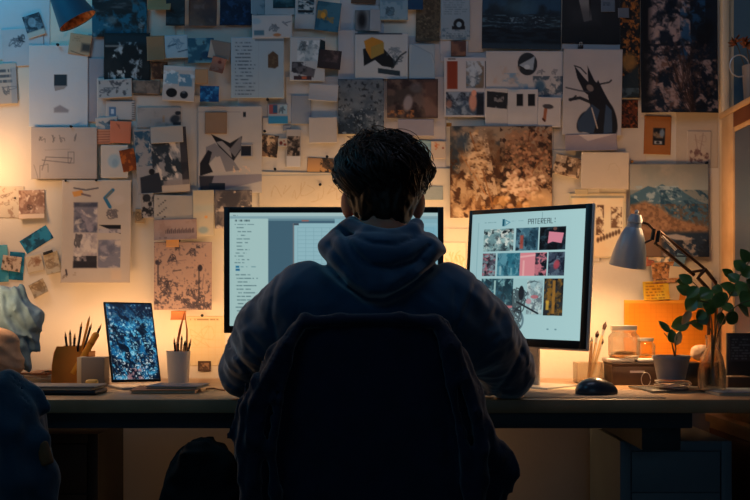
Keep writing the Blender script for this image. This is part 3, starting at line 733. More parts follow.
sheet(198, 361, 211, 371, 'tiny dark brown photo at desk height', '#4a3426', 0, lambda c: c.noise('#8a6a50', 4, .5, .6, 3, (200, 363, 209, 369)), 'photo_print', 'photo')
sheet(171, 311, 186, 320, 'orange tab under the pink ink drawing', '#e08a50', 0, None, 'paper_tab', 'tape', curl=.01)

# ---- right of centre
def f(c):
    c.noise('#22425a', 16, .45, .6, 3, (482, -6, 561, 14)).noise('#48626e', 7, .55, .7, 5, (482, 14, 561, 30), sy=.15).noise('#081018', 12, .45, .6, 9, (482, 28, 561, 44), sy=.2).noise('#6a7e88', 4, .62, .7, 6, (510, 16, 545, 24), sy=.3).ell(519, 7, 14, 7, '#3a5a6a', .7, soft=8).rect(482, 44, 561, 52, '#2c3c48', .6, soft=3)
sheet(482, -6, 561, 50, 'wide stormy blue-black seascape poster', '#12222e', 1, f, 'poster', 'poster', curl=.008)
sheet(504, 35, 517, 46, 'small tan note stuck on the seascape', '#a88052', 0, None, 'sticky_note', 'note')
sheet(562, 38, 624, 50, 'white sheet showing under the black figure poster', '#aeb0b4', 2, lambda c: None)
def f(c): c.grad('#242428', '#0e161c').poly([(577, -6), (588, -6), (592, 20), (584, 22)], '#75716e').poly([(588, -6), (591, -6), (590, 20)], '#141414').rect(570, 8, 600, 24, '#2f3236', .5, soft=8).ell(566, 44, 5, 3, '#10161c')
sheet(562, -6, 621, 44, 'dark poster with a pale standing figure at the top', '#161a1e', 1, f, 'poster', 'poster')
sheet(601, -3, 615, 12, 'small blue-grey printed label on the dark figure poster', '#5f6d7c', 0, lambda c: c.text(603, 2, 613, 6, 2, '#2c3844', .8, 2), 'label_card', 'note')
def f(c):
    c.noise('#7c4a20', 4, .55, .62, 4, warp=5).noise('#b46a2a', 3, .62, .68, 8).ell(629, 62, 8, 9, '#8a6434', .9, soft=5).poly([(621, 78), (639, 66), (639, 98), (621, 98)], '#1d2a30', .95, 3).noise('#5f7580', 7, .5, .6, 3, (620, 88, 639, 99), a=.6)
sheet(620, -6, 640, 98, 'narrow black botanical print with orange blossoms', '#101214', 0, f, 'art_print', 'print')
sheet(618, 8, 629, 18, 'tiny pale tab over the botanical print', '#6a6f78', 0, None, 'paper_tab', 'tape')
sheet(620, 100, 638, 128, 'rust-brown textured print of bark under the botanical one', '#6a3018', 0, lambda c: c.noise('#1d100c', 2.2, .46, .54, 5).noise('#b05c2c', 2, .62, .7, 8, a=.7), 'art_print', 'print')
def f(c):
    c.ell(527.5, 64, 9.8, 11.4, '#22282e').poly([(519, 65), (530, 59), (535, 56), (533, 70), (526, 69)], '#8c9aa4').line([(519, 66), (528, 71)], 1, '#0c1014').ell(527, 67, 3, 2.4, '#b6c0c6', .8)
    c.noise('#6d8da4', 9, .5, .6, 5, (502, 73, 528, 90)).scrib(541, 72, 4, 3, '#555b62', 12, .8, 3).scrib(555, 72, 3, 3, '#555b62', 12, .8, 9).noise('#3c4c5a', 6, .44, .54, 4, (533, 76, 564, 97), warp=9).ell(540, 86, 5, 6, '#3b5a70', .9, soft=3).noise('#a98a72', 8, .5, .7, 7, (487, 66, 520, 84), a=.5)
sheet(486, 51, 563, 101, 'pale sheet with a round dark emblem and ink leaves', '#c6c1be', 0, f, 'collage_sheet', 'collage')
def f(c): c.poly([(487, 91), (508, 93), (507, 109), (487, 107)], '#1c2026').noise('#77777a', 4, .55, .62, 4, (494, 95, 504, 108))
sheet(485, 88, 508, 127, 'white card with a small black wildlife photo', '#c7c2be', 0, f, 'photo_card', 'card')
def f(c): c.rect(516.5, 94, 523, 106, '#12161c').rect(528, 94, 535, 106, '#12161c').ell(514, 90, 5, 2, '#7c94a4', .6, soft=2)
sheet(508, 89, 538, 127, 'white card with two black rectangles', '#c5c2c1', 0, f, 'photo_card', 'card')
def f(c): c.line([(544.5, 120), (546, 106)], 3.2, '#8a4c2c').ell(548, 106.5, 5.4, 2.4, '#3d3c40', 1, 6).line([(543, 119), (545, 121)], 2, '#3a1c14')
sheet(538, 97, 561, 127, 'square card with a painted mushroom', '#c9c3c0', 1, f, 'watercolour_sketch', 'drawing')
def f(c):
    k = '#15181f'
    c.poly([(588, 96), (598, 80), (604, 92), (611, 104), (615, 116), (616, 134), (590, 134), (592, 112)], k).ell(612, 118, 5, 16, k, 1, -14, 1).ell(584, 122, 6, 11, '#1b2230', 1, 20, 1).poly([(592, 104), (583, 115), (578, 122), (579, 131), (594, 134), (600, 110)], '#2c3e54').poly([(606, 104), (612, 110), (613, 132), (604, 134)], '#39506c', .8)
    c.poly([(574, 66), (584, 78), (596, 90), (592, 98), (584, 92), (577, 78)], k).poly([(587, 66), (594, 80), (604, 92), (597, 96), (588, 82)], k).line([(574, 66), (580, 68), (586, 74)], 1.2, k).line([(570, 100), (580, 98), (590, 102)], 3, k).line([(566, 88), (580, 91), (590, 92)], 1.4, '#3a3c44').line([(600, 84), (609, 82), (611, 80)], 1.6, k).line([(592, 108), (598, 128)], 1.2, '#c5b4a4').ell(590, 88, 4, 3, '#8a7c74', .8, 40).line([(571, 101), (576, 96)], 1.5, k)
sheet(563, 49, 622, 135, 'tall ink drawing of a dark horned figure with blue flanks', '#bab5b4', 1, f, 'ink_drawing', 'drawing')
sheet(565, 134, 617, 151, 'lilac strip under the horned figure drawing', '#a8989a', -1, lambda c: c.poly([(578, 134), (616, 134), (588, 141)], '#c5b8b0', .8), 'paper_sheet', 'paper', curl=.01)
def f(c):
    c.grad('#857465', '#b08a60').noise('#56402e', 30, .42, .58, 3).noise('#26303a', 18, .56, .68, 12, (449, 126, 500, 175))
    c.noise('#b39470', 7, .47, .6, 5, (449, 165, 553, 219), warp=12, sy=1.3).noise('#3a2010', 8, .52, .6, 15, (449, 150, 553, 219), warp=8).noise('#5c3a20', 6, .55, .64, 9, (449, 140, 553, 219), sy=2, a=.7)
    c.noise('#bfa486', 5, .44, .58, 21, (468, 130, 492, 200, -10), warp=10).noise('#8f6a50', 4, .44, .58, 22, (505, 130, 552, 185), warp=8).noise('#2a1a14', 5, .56, .62, 25, (500, 126, 553, 190))
    c.line([(470, 132), (484, 175), (494, 212)], 1.2, '#8a5a30').line([(530, 130), (520, 200)], 1, '#5a3018').line([(545, 150), (522, 190)], 1, '#7a4420').line([(462, 156), (486, 195)], 1, '#a87040')
    for i in range(60):
        r = random.Random(i); x, y = 522+r.gauss(0, 9), 186+r.gauss(0, 8); c.ell(x, y, 3.2, 2.2, '#e2c3a0' if i % 3 else '#c49a78', .9, r.random()*180, 1.2); c.ell(x+1, y+1.6, 1.4, .8, '#8a5c38', .7, 0, 1)
    for i in range(48):
        r = random.Random(i+50); x, y = 477+r.gauss(0, 6), 158+r.gauss(0, 11); c.ell(x, y, 3, 1.8, '#d2b088' if i % 3 else '#a88460', .9, r.random()*180, 1.2); c.ell(x+1, y+1.6, 1.4, .9, '#5a3a20', .7)
    for i in range(110):
        r = random.Random(i+150); x, y = 532+r.gauss(0, 12), 154+r.gauss(0, 12); c.ell(x, y, 1.8, 1.2, '#a87c5c' if i % 2 else '#6e4a36', .9, r.random()*180, 1)
    c.ell(538, 205, 12, 14, '#d0a878', .7, 30, 5).ell(458, 212, 5, 6, '#d4b68c', .7, 0, 3).noise('#cc9048', 8, .5, .62, 44, (470, 196, 530, 219), a=.5).ell(463, 142, 7, 8, '#35485a', .7, 0, 6)
sheet(450, 126, 552, 218, 'large picture of dried flowers in rust and cream', '#b07c48', 0, f, 'art_print', 'picture', curl=.006)
def f(c): c.noise('#3a2a20', 5, .42, .52, 4, warp=6).noise('#cdb394', 5, .58, .66, 9).rect(553, 156, 565, 164, '#d2bfa4', .6)
sheet(554, 156, 581, 176, 'small tilted sepia landscape right of the flower picture', '#96785a', 13, f, 'photo_print', 'photo')
def f(c): c.line([(608, 170), (610, 164), (615, 163), (619, 168), (620, 174)], .8, '#b4a48e', .8).line([(569, 174), (574, 176)], 2.2, '#4d616c')
sheet(581, 152, 629, 189, 'large blank cream sheet with a faint arch, under the horned figure', '#ddcdb6', 1, f)
def f(c):
    c.rect(572, 198, 623, 256, '#e4d6b6').noise('#e9c596', 20, .4, .7, 3, a=.6).noise('#5a3c2c', 5, .44, .54, 4, (596, 205, 604, 235), warp=5).noise('#6a4c38', 5, .42, .52, 9, (611, 207, 622, 228), warp=5)
    for k in range(8): c.ell(598+k*3, 240-(k*1.2), 1.4, 2.6, '#4a3024', .85, 0, 1)
    c.rect(571, 196, 624, 198, '#6a7478', .7)
sheet(569, 193, 626, 258, 'framed cream print of people walking in snow', '#d9cfae', 0, f, 'art_print', 'print')
sheet(575, 189, 588, 195, 'strip of cream tape above the snow print', '#e0c896', 0, None, 'paper_tab', 'tape')
def f(c):
    c.noise('#b0948a', 11, .45, .58, 7, (648, 0, 690, 44), warp=16, rot=30).noise('#1f4a6c', 9, .5, .6, 9, (680, 0, 705, 60), warp=10).noise('#a88c82', 9, .46, .58, 17, (644, 46, 690, 115), warp=14, rot=45, sy=.6)
    c.noise('#0e1218', 6, .58, .66, 27, warp=6, a=.8).noise('#9c847c', 5, .56, .66, 31, (690, 60, 718, 112), rot=-40).rect(640, -6, 650, 115, '#0a0a0c', .85, soft=8).ell(704, 34, 10, 14, '#0a0d12', .85, 20, 6).noise('#5c3c2c', 5, .6, .66, 41, (655, 55, 700, 110), a=.7)
    rr = random.Random(4)
    for k in range(34):
        x = 688+rr.gauss(0, 9); c.line([(690+rr.gauss(0, 3), 114), (x, 85+rr.random()*10), (x+rr.gauss(0, 10), 40+rr.random()*30)], .7, '#2c1e1a', .75)
    c.noise('#5a4038', 3, .6, .66, 77, (650, 40, 716, 114), a=.6)
c = Cv(640.5, -6, 717.5, 113.5, '#101b28', 1.35); f(c); paper('poster', c, 'tall dark poster of bare branches against a clouded blue sky', 'poster', 0, curl=.010, bow=.012)
def f(c):
    c.rect(653, 128, 665, 145, '#14181e').noise('#7d6a54', 5, .48, .58, 4, (653, 128, 663, 138)).ell(662, 133, 2.4, 4, '#6c8296', .9, 0, 1.5).rect(654.5, 141, 662, 144, '#a4a8aa').ell(658, 142.5, 2, 1, '#20242a')
sheet(644, 116, 671, 154.5, 'kraft-brown card with a small dark photo in its middle', '#a8642c', 2, f, 'photo_card', 'card')
def f(c): c.noise('#6a4c48', 4, .52, .6, 4, (690, 148, 709, 163)).line([(695, 135), (698, 152)], .8, '#8a7068', .8).line([(703, 133), (700, 152)], .8, '#8a7068', .8).scrib(700, 140, 6, 6, '#9a8478', 8, .6, 5, .7)
sheet(687, 131, 711, 164, 'pale drawing of a rabbit-eared bloom beside the kraft card', '#d2bfa8', 1, f, 'pencil_sketch', 'drawing')
def f(c):
    c.grad('#77776f', '#8a9494', (629, 163, 710, 190)).noise('#a59a8c', 18, .5, .7, 8, (629, 163, 710, 190), a=.5)
    c.poly([(629, 196), (640, 190), (648, 186), (655, 188), (662, 184), (668, 187), (676, 186), (685, 193), (698, 201), (710, 205), (710, 240), (629, 240)], '#3c6078').noise('#8fa4b0', 5, .5, .6, 12, (634, 186, 682, 202), warp=6, rot=40).noise('#153c58', 7, .5, .6, 6, (660, 190, 710, 222), rot=35, sy=.5).poly([(629, 196), (636, 199), (642, 205), (629, 206)], '#1d4560')
    c.poly([(629, 206), (645, 201), (662, 208), (672, 217), (690, 222), (708, 226), (710, 238), (629, 238)], '#86664e', 1, 4).noise('#5c4434', 3, .48, .6, 9, (629, 204, 710, 240), a=.8).noise('#a08060', 3, .6, .68, 19, (629, 204, 690, 232), a=.6)
    c.rect(660, 232, 712, 262, '#1a2c40', 1, soft=4).noise('#8a8078', 6, .58, .64, 4, (662, 236, 710, 258), warp=6).poly([(660, 236), (676, 234), (694, 239), (680, 241)], '#9c9490', .9, 1.5).noise('#0e1a28', 5, .5, .6, 14, (676, 240, 710, 260)).rect(629, 232, 662, 262, '#6b4a34', .8, soft=5)
sheet(630, 164, 708.5, 257, 'poster of a snowy blue mountain above autumn brush', '#7f8a8c', 0, f, 'poster', 'poster', curl=.008)
def f(c): c.noise('#8a4c3c', 3, .5, .58, 5)
sheet(643, 253, 654, 266, 'coral paper cutting just right of the lamp shade', '#cf7c5c', -10, f, 'paper_cutout', 'cutout')
def f(c): c.noise('#3f5870', 4, .5, .58, 5).noise('#e6cfac', 4, .55, .62, 15)
sheet(650, 242, 672, 262, 'scrap of speckled blue and cream print under the lamp arm', '#cdb694', 12, f, 'paper_scrap', 'scrap')
def f(c): c.noise('#8a5a2c', 3.4, .46, .55, 5).noise('#4f3a2c', 3, .6, .66, 25)
sheet(652, 262, 681, 283, 'pinned bunch of orange-brown paper petals under the lamp arm', '#d8955a', -4, f, 'paper_cutout', 'cutout', curl=.008)
sheet(675, 254, 685, 268, 'blue-grey paper slip beside the paper petals', '#5d8296', 20, None, 'paper_scrap', 'scrap')
def f(c): c.scrib(690, 285, 9, 10, '#a58a68', 8, .5, 4, .6).noise('#cbb08a', 6, .5, .6, 6, a=.4)
sheet(668, 268, 712, 302, 'creased cream sheet behind the top of the trailing plant', '#e2cba4', 6, f)
def f(c):
    c.noise('#d48a10', 10, .45, .65, 4, a=.7)
    for k in range(6): c.text(646, 282+k*3, 667, 284.4+k*3, 1, '#6a4410', .8, 7+k, .5)
sheet(643, 281, 669, 300, 'bright yellow note covered with handwriting', '#f2c32c', -3, f, 'sticky_note', 'note', curl=.008)
sheet(680, 285, 686, 301, 'slim orange slip standing above the orange board', '#e88a24', 8, None, 'paper_tab', 'tape')
def f(c):
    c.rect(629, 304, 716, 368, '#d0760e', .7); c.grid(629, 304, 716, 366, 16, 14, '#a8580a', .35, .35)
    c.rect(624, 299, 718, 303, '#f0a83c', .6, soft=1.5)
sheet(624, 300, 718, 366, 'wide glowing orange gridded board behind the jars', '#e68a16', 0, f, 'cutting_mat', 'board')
# ================================================================ materials
M = dict(
    plaster=mat('wall_plaster', '#d2c8b8', .85, noise=('#c8bdab', 3), bump=.25, bscale=60),
    ceil=mat('ceiling_paint', '#8f969c', .9, bump=.1), floor=mat('dark_floor_boards', '#3a2c22', .5, noise=('#2c2019', 8)),
    side=mat('side_wall_paint', '#6f7478', .9, bump=.2, bscale=40),
    casing=mat('cream_casing', '#d8c4a4', .5, noise=('#cbb491', 6)),
    night=mat('dusky_window_glass', '#55707e', .35, noise=('#4c6674', 2)),
    desk=mat('desk_laminate', '#b08c6a', .42, noise=('#9e7a58', 9), bump=.08, bscale=90),
    edge=mat('desk_steel', '#3a4046', .55), black=mat('black_plastic', '#0c0d10', .4, bump=.05),
    alu=mat('pale_aluminium', '#c9c6c2', .35, metal=.6), white=mat('white_plastic', '#d3cdc4', .45),
    drawer=mat('grey_blue_lacquer', '#8195a2', .5, noise=('#788b98', 5)), gap=mat('drawer_handle_dark', '#101418', .8),
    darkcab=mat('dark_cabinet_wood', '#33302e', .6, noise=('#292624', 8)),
    pine=mat('pale_pine', '#c9a273', .5, noise=('#b58c5c', 14), bump=.1), brown=mat('brown_rail', '#6b3a1c', .55, noise=('#592e14', 10)),
    glassdoor=mat('cabinet_door_glass', '#3c4858', .3, noise=('#485464', 3), spec=.4),
    hood=mat("navy_fleece", "#1d4664", .92, noise=("#193d58", 30), bump=.35, bscale=500, sheen=.7, bdist=.001),
    jack=mat('midnight_quilted_cloth', '#0c1230', .85, noise=('#090d26', 20), bump=.4, bscale=220, sheen=.25),
    coat=mat('dark_blue_fleece', '#1f4258', .9, noise=('#1a384c', 14), bump=.4, bscale=160, sheen=.3),
    denim=mat('pale_denim', '#6f90a4', .85, noise=('#4f748c', 12), bump=.5, bscale=240, sheen=.2),
    beige=mat('beige_cloth', '#b79a80', .85, noise=('#9d8068', 16), bump=.4, bscale=120),
    rustcl=mat('brown_crumpled_cloth', '#6b4428', .7, noise=('#8a5a34', 22), bump=.5, bscale=60),
    bag=mat('black_nylon', '#0b0b0e', .9, bump=.3, bscale=120),
    skin=mat('skin', '#c98268', .5, noise=('#bd7458', 30), bump=.05), hair=mat('dark_brown_hair', '#1e120c', .46, noise=('#2a1910', 60), spec=.35),
    trous=mat('black_trousers', '#14161c', .85, bump=.2), shoe=mat('grey_shoes', '#3c3c40', .7),
    orange=mat('ochre_wood', '#dc8a30', .6, noise=('#c47626', 12), bump=.1), pencil=mat('yellow_pencil', '#e89c30', .5), pencild=mat('dark_pencil', '#1c1917', .45), woodtip=mat('bare_wood_pencil', '#c79a66', .6),
    rib=mat('orange_ribbon', '#d86a30', .6), cream=mat('cream_card', '#d9c7a6', .7, bump=.1), greybox=mat('grey_card', '#8a8078', .7), pap=mat('book_paper', '#cdbba0', .8),
    boxd=mat('dark_brown_box', '#4c3c33', .6, noise=('#40322a', 12)), label=mat('pale_label', '#cfd4d8', .5),
    pot=mat('grey_ceramic', '#8d8f96', .45, noise=('#7c7e86', 20)), soil=mat('dark_soil', '#2b1c12', .95, bump=.6, bscale=80),
    leaf=mat('deep_green_leaf', '#44662f', .32, noise=('#567a3c', 25)), leafp=mat('pale_backlit_leaf', '#d8b884', .5), stem=mat('brown_green_stem', '#5a4a2c', .6),
    shade=mat('blue_grey_enamel', '#8195a8', .35, coat=.3), shadein=mat('white_enamel_inside', '#e6dccb', .5), steel=mat('dark_bronze_arm', '#4c3a30', .35, metal=.7),
    bulb=mat('lit_bulb', '#ffe0b0', .4, emit='#ffb763', estr=9), teal=mat('teal_enamel', '#235a74', .5), rustin=mat('speckled_orange_lining', '#c07a48', .55, noise=('#5c3018', 70)),
    mouse=mat('slate_mouse_plastic', '#2c3440', .3, coat=.3), mat_=mat('taupe_desk_mat', '#8b7767', .8, bump=.15), dark=mat('dark_cover', '#1b1d22', .5),
    book=mat('blue_grey_cover', '#5d6a78', .55), tanc=mat('tan_cover', '#a66c46', .6), pin=mat('black_pin', '#0e0e10', .35), brass=mat('brass_clip', '#a8763a', .35, metal=.8),
    vase=mat('grey_glazed_vase', '#857a72', .4), dried=mat('dried_orange_flower', '#b0602e', .8, noise=('#7c3e1c', 40)), cyan=mat('yellow_cube_wax', '#d8b060', .5),
    brush=mat('pale_wood_handle', '#c6a478', .5), bristle=mat('dark_bristle', '#3a2418', .8),
)
def glass(name, col=(.95, .95, .93), rough=.03):
    m = bpy.data.materials.new(name); m.use_nodes = True; nt = m.node_tree
    for n in list(nt.nodes):
        if n.type != 'OUTPUT_MATERIAL': nt.nodes.remove(n)
    o = nt.nodes['Material Output']
    g = nt.nodes.new('ShaderNodeBsdfGlass'); g.inputs['Color'].default_value = (*col, 1); g.inputs['Roughness'].default_value = rough; g.inputs['IOR'].default_value = 1.33
    t = nt.nodes.new('ShaderNodeBsdfTransparent'); t.inputs['Color'].default_value = (*[c*.97 for c in col], 1)
    n = nt.nodes.new('ShaderNodeTexNoise'); n.inputs['Scale'].default_value = 12
    r = nt.nodes.new('ShaderNodeMapRange'); r.inputs['To Min'].default_value = .55; r.inputs['To Max'].default_value = .85
    x = nt.nodes.new('ShaderNodeMixShader')
    nt.links.new(n.outputs['Fac'], r.inputs['Value']); nt.links.new(r.outputs['Result'], x.inputs['Fac'])
    nt.links.new(t.outputs[0], x.inputs[1]); nt.links.new(g.outputs[0], x.inputs[2]); nt.links.new(x.outputs[0], o.inputs['Surface'])
    return m
_b = M['skin'].node_tree.nodes['Principled BSDF']; _b.inputs['Subsurface Weight'].default_value = .5; _b.inputs['Subsurface Radius'].default_value = (1, .25, .1); _b.inputs['Subsurface Scale'].default_value = .012
M['glass'] = glass('clear_glass'); M['acryl'] = glass('cloudy_acrylic', (.9, .86, .8), .25)
PRINT = print_mat()
DZ = .74
def Xp(px, Y): return (px-CX)/F*Y
def Zp(py, Y): return CZ+(HY-py)/F*Y

# ================================================================ the room
def room(name, b, m): return struct(MB().box(*b).build(name, m, smooth=False))
room('floor', (-2.3, -1.6, -.05, 1.75, 3.3, 0), M['floor'])
room('ceiling', (-2.3, -1.6, 2.6, 1.75, 3.3, 2.65), M['ceil'])
room('wall_back', (-2.3, WALL, 0, 1.75, 3.3, 2.6), M['plaster'])
room('wall_left', (-2.35, -1.6, 0, -2.3, 3.3, 2.6), M['side'])
room('wall_right', (1.75, -1.6, 0, 1.8, 3.3, 2.6), M['side'])
room('wall_front', (-2.3, -1.65, 0, 1.75, -1.6, 2.6), M['side'])
struct(MB().box(Xp(720, 3.19), 3.165, .8, Xp(727, 3.19), WALL, 2.6, .004).box(Xp(727, 3.19), 3.18, .8, Xp(733, 3.19), WALL, 2.6, .003).build('trim_1', M['casing']))
w = struct(bpy.data.objects.new('window_1', None)); link(w); w.location = (1.3, 3.19, 1.7)
MB().box(Xp(733, 3.19)-1.3, -.008, -.9, .44, .008, .88).build('pane', M['night'], w, smooth=False)

place_papers(PRINT)

# ---- pins and clips
pins = [(57.5, 44.5, 'black pin at the top of the large pale sheet with the dark square'), (71, 126.5, 'black pin at the top of the pencilled letters sheet'), (66, 181, 'small pin at the top of the tall white landscape mount'), (96.5, 180.5, 'pin at the lower right corner of the pencilled letters sheet'),
        (267.5, 99.5, 'black pin below the open notebook page with the seal'), (264.5, 131, 'pin above the small brown speckled photo'), (327, 156.5, 'black pin above the orange fading card'), (320, 184.5, 'pin under the orange fading card'), (275, 169, 'pin over the wide pencil plans'), (179, 240.5, 'black pin beside the orange tape tab'),
        (202, 315.5, 'black pin on the cream plan sheet'), (707, 163, 'black pin at the right corner of the mountain poster'), (632, 161.5, 'brass-coloured pin at the left corner of the mountain poster'), (589.5, 183.5, 'small pin beside the blank cream sheet with the faint arch')]
for x, y, l in pins:
    p = W(x, y, WALL-.016)
    t = empty('push_pin', p, l, 'pin', 'pins holding the wall papers')
    m = M['brass'] if 'brass' in l else M['pin']
    MX = Matrix.Rotation(R(90), 4, 'X')
    MB().lathe([(0, .006), (.0035, .005), (.0025, 0), (.0045, -.003), (0, -.0035)], MX, 16).build('pin_head', m, t)
    MB().tube([(0, .002, 0), (0, .0155, 0)], .0006, 6).build('needle', M['alu'], t)
for x, y, l in [(449, 124.5, 'tan paper clip at the top left of the dried flower picture'), (580.5, 47, 'dark clip at the top of the horned figure drawing')]:
    p = W(x, y, WALL-.018); t = empty('binder_clip', p, l, 'clip')
    MB().box(-.008, -.003, -.006, .008, .006, .006, .0015).build('clip_body', M['brass'] if 'tan' in l else M['pin'], t)
    MB().tube([(-.004, -.004, .004), (-.003, -.006, .013), (.003, -.006, .013), (.004, -.004, .004)], .0009, 6).build('clip_wire', M['alu'], t)

# ================================================================ desk
t = empty('desk', (0, 2.8, 0), 'long desk with a grey laminate top and dark steel beam', 'desk')
def at(o, p): o.location = (o.location[0]-p[0], o.location[1]-p[1], o.location[2]-p[2]); return o
O = (0, 2.8, 0)
at(MB().box(-1.7, 2.45, .707, 1.015, 3.155, DZ, .003).build('desk_top', M['desk'], t), O)
at(MB().box(-1.6, 2.475, .669, .754, 2.51, .7065, .002).build('steel_beam', M['edge'], t), O)
for x, y in ((-1.5, 2.52), (-1.5, 3.08)):
    at(MB().box(x-.03, y-.03, 0, x+.03, y+.03, .7065, .003).build('leg', M['edge'], t), O)
at(MB().box(.655, 2.56, .6045, .752, 3.1, .7062, .004).build('adjuster_box', M['edge'], t), O)
at(MB().box(.666, 2.553, .69, .70, 2.5595, .696, .001).build('adjuster_badge', M['alu'], t), O)

def drawers(name, x0, x1, y0, y1, z1, m, label, n, cat='drawer unit', zf=.0):
    t = empty(name, ((x0+x1)/2, (y0+y1)/2, 0), label, cat); o = ((x0+x1)/2, (y0+y1)/2, 0)
    at(MB().box(x0, y0+.012, zf, x1, y1, z1, .003).build('carcass', m, t), o)
    fr = .028
    at(MB().box(x0, y0, zf, x0+fr, y0+.012, z1, .002).box(x1-fr, y0, zf, x1, y0+.012, z1, .002).box(x0+fr, y0, z1-.026, x1-fr, y0+.012, z1, .002).box(x0+fr, y0, zf, x1-fr, y0+.012, zf+.03, .002).build('face_frame', m, t), o)
    h = (z1-.026-zf-.03)/n
    for k in range(n):
        zt = z1-.028-k*h
        d = at(MB().box(x0+fr+.003, y0+.001, zt-h+.004, x1-fr-.003, y0+.0119, zt, .0015).build('drawer', m, t), o)
        MB().box(-.03, -.004, .0, .03, .001, .004, .001).build('handle', M['gap'], d).location = (0+(0), y0-o[1], zt-.004)  # thin dark handle strip at the top of each drawer
    return t
drawers('drawer_unit', Xp(620, 2.75), Xp(732, 2.75), 2.75, 3.14, Zp(441, 2.75), M['drawer'], 'grey-blue drawer unit under the right end of the desk', 5)
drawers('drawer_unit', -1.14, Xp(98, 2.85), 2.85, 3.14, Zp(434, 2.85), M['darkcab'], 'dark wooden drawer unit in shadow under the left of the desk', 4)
# low pine cabinet and the glazed cabinet standing on it
zl = Zp(419, 3.0)
t = empty('low_cabinet', (1.2, 2.9, 0), 'low pine cabinet behind the desk at the right edge', 'cabinet'); o = (1.2, 2.9, 0)
at(MB().box(1.0, 2.2, zl-.022, 1.5, 3.155, zl, .002).build('cabinet_top', M['pine'], t), o)
at(MB().box(1.012, 2.22, 0, 1.49, 3.15, zl-.0225, .003).build('body', M['pine'], t), o)
for k in range(2):
    d = at(MB().box(1.004, 2.25+k*.45, .08, 1.0118, 2.68+k*.45, zl-.04, .002).build('door', M['brown'], t), o)
    kn = MB().ball((0, 0, 0), .009).build('knob', M['brass'], d); kn.location = (.999-o[0], 2.62+k*.09-o[1], .35)
t = empty('glass_cabinet', (1.2, 2.7, zl), 'cabinet with a pine frame and blue-grey glass door at the right edge', 'cabinet'); o = (1.2, 2.7, zl)
ct = Zp(112, 3.1)
at(MB().box(1.045, 2.25, zl+.001, 1.46, 3.10, ct-.02, .002).build('carcass', M['brown'], t), o)
at(MB().box(1.03, 2.23, ct-.019, 1.48, 3.12, ct, .003).build('cabinet_top', M['pine'], t), o)
d = at(MB().box(1.03, 3.0, zl+.001, 1.0445, 3.1, ct-.0195, .003).box(1.03, 2.25, zl+.001, 1.0445, 2.32, ct-.0195, .003).box(1.034, 2.32, ct-.075, 1.0445, 3.0, ct-.021).box(1.03, 2.32, zl+.001, 1.0445, 3.0, zl+.06, .002).build('door', M['pine'], t), o)
p = MB().box(1.036, 2.321, zl+.061, 1.0445, 2.999, ct-.076).build('door_glass', M['glassdoor'], d, smooth=False); at(p, (0, 0, 0))
p.location = (0, 0, 0)
rail = at(MB().box(1.031, 2.322, ct-.062, 1.0338, 2.998, ct-.021).build('top_rail', M['brown'], t), o)

# vase of dried flowers on the glazed cabinet
vy = 2.9
vy = 3.068
t = empty('flower_jug', (1.118, vy, ct), 'grey jug with a round wire handle standing on the pine-framed cabinet', 'jug')
MB().lathe([(0, 0), (.026, 0), (.030, .02), (.033, .08), (.036, .13), (.034, .131), (.03, .08), (.026, .01), (0, .008)]).build('body', M['vase'], t)
MB().tube([(-.045+.028*math.cos(a), 0, .13+.032*math.sin(a)) for a in np.linspace(-.6, 5.4, 24)], .0022, 8).build('handle', M['alu'], t)
rr = random.Random(3)
for k in range(4):
    a, s = k*1.6+.9, .041
    top = Vector((1.105+math.cos(a)*s, vy+math.sin(a)*s, ct+.185+.02*(k%2)))
    f_ = empty('dried_flower', (1.118, vy, ct+.012), 'rust-orange dried flower in the jug on the cabinet', 'flower', 'dried flowers in the jug')
    MB().tube([(0, 0, 0), ((top.x-1.118)*.3, (top.y-vy)*.3, .08), tuple(top-Vector((1.118, vy, ct+.012)))], .0013, 6).build('stem', M['stem'], f_)
    b = MB(); c0 = top-Vector((1.118, vy, ct+.012))
    for j in range(14):
        d = Vector((rr.gauss(0, 1), rr.gauss(0, 1), rr.gauss(.3, 1))).normalized()
        b.leaf(c0, d, d.cross(Vector((.3, .5, .8))), .023, .013, .4)
    b.build('flower_head', M['dried'], f_)

# ================================================================ screens: rigid rectangles solved from their corners
def solve_rect(corners, Yc, w, h, ang0=(0, 0, 0), prior=2.0):
    cx = sum(c[0] for c in corners)/4; cy = sum(c[1] for c in corners)/4
    p = np.array([Xp(cx, Yc), Zp(cy, Yc), *ang0, w, h], float); p0 = p.copy()
    def res(p):
        E = Euler(p[2:5]).to_matrix(); r = []
        for (sx, sz), c in zip(((-1, 1), (1, 1), (1, -1), (-1, -1)), corners):
            v = E @ Vector((sx*p[5]/2, 0, sz*p[6]/2)) + Vector((p[0], Yc, p[1]))
            r += [CX+F*v.x/v.y-c[0], HY-F*(v.z-CZ)/v.y-c[1]]
        r += [prior*(p[3]-p0[3])*20]
        return np.array(r)
    for _ in range(60):
        r0 = res(p); J = np.stack([(res(p+np.eye(7)[i]*1e-5)-r0)/1e-5 for i in range(7)], 1)
        p = p-np.linalg.solve(J.T@J+np.eye(7)*.5, J.T@r0)
    print('rect', p.round(3), abs(res(p)).max().round(2))
    return p
def screen_obj(cv, w, h, m, parent, loc=(0, 0, 0)):
    me = grid_mesh('screen', cv, w, h, lambda U, V: U*0, .0006); me.materials.append(m)
    o = bpy.data.objects.new('screen', me); o.location = loc; return link(o, parent)

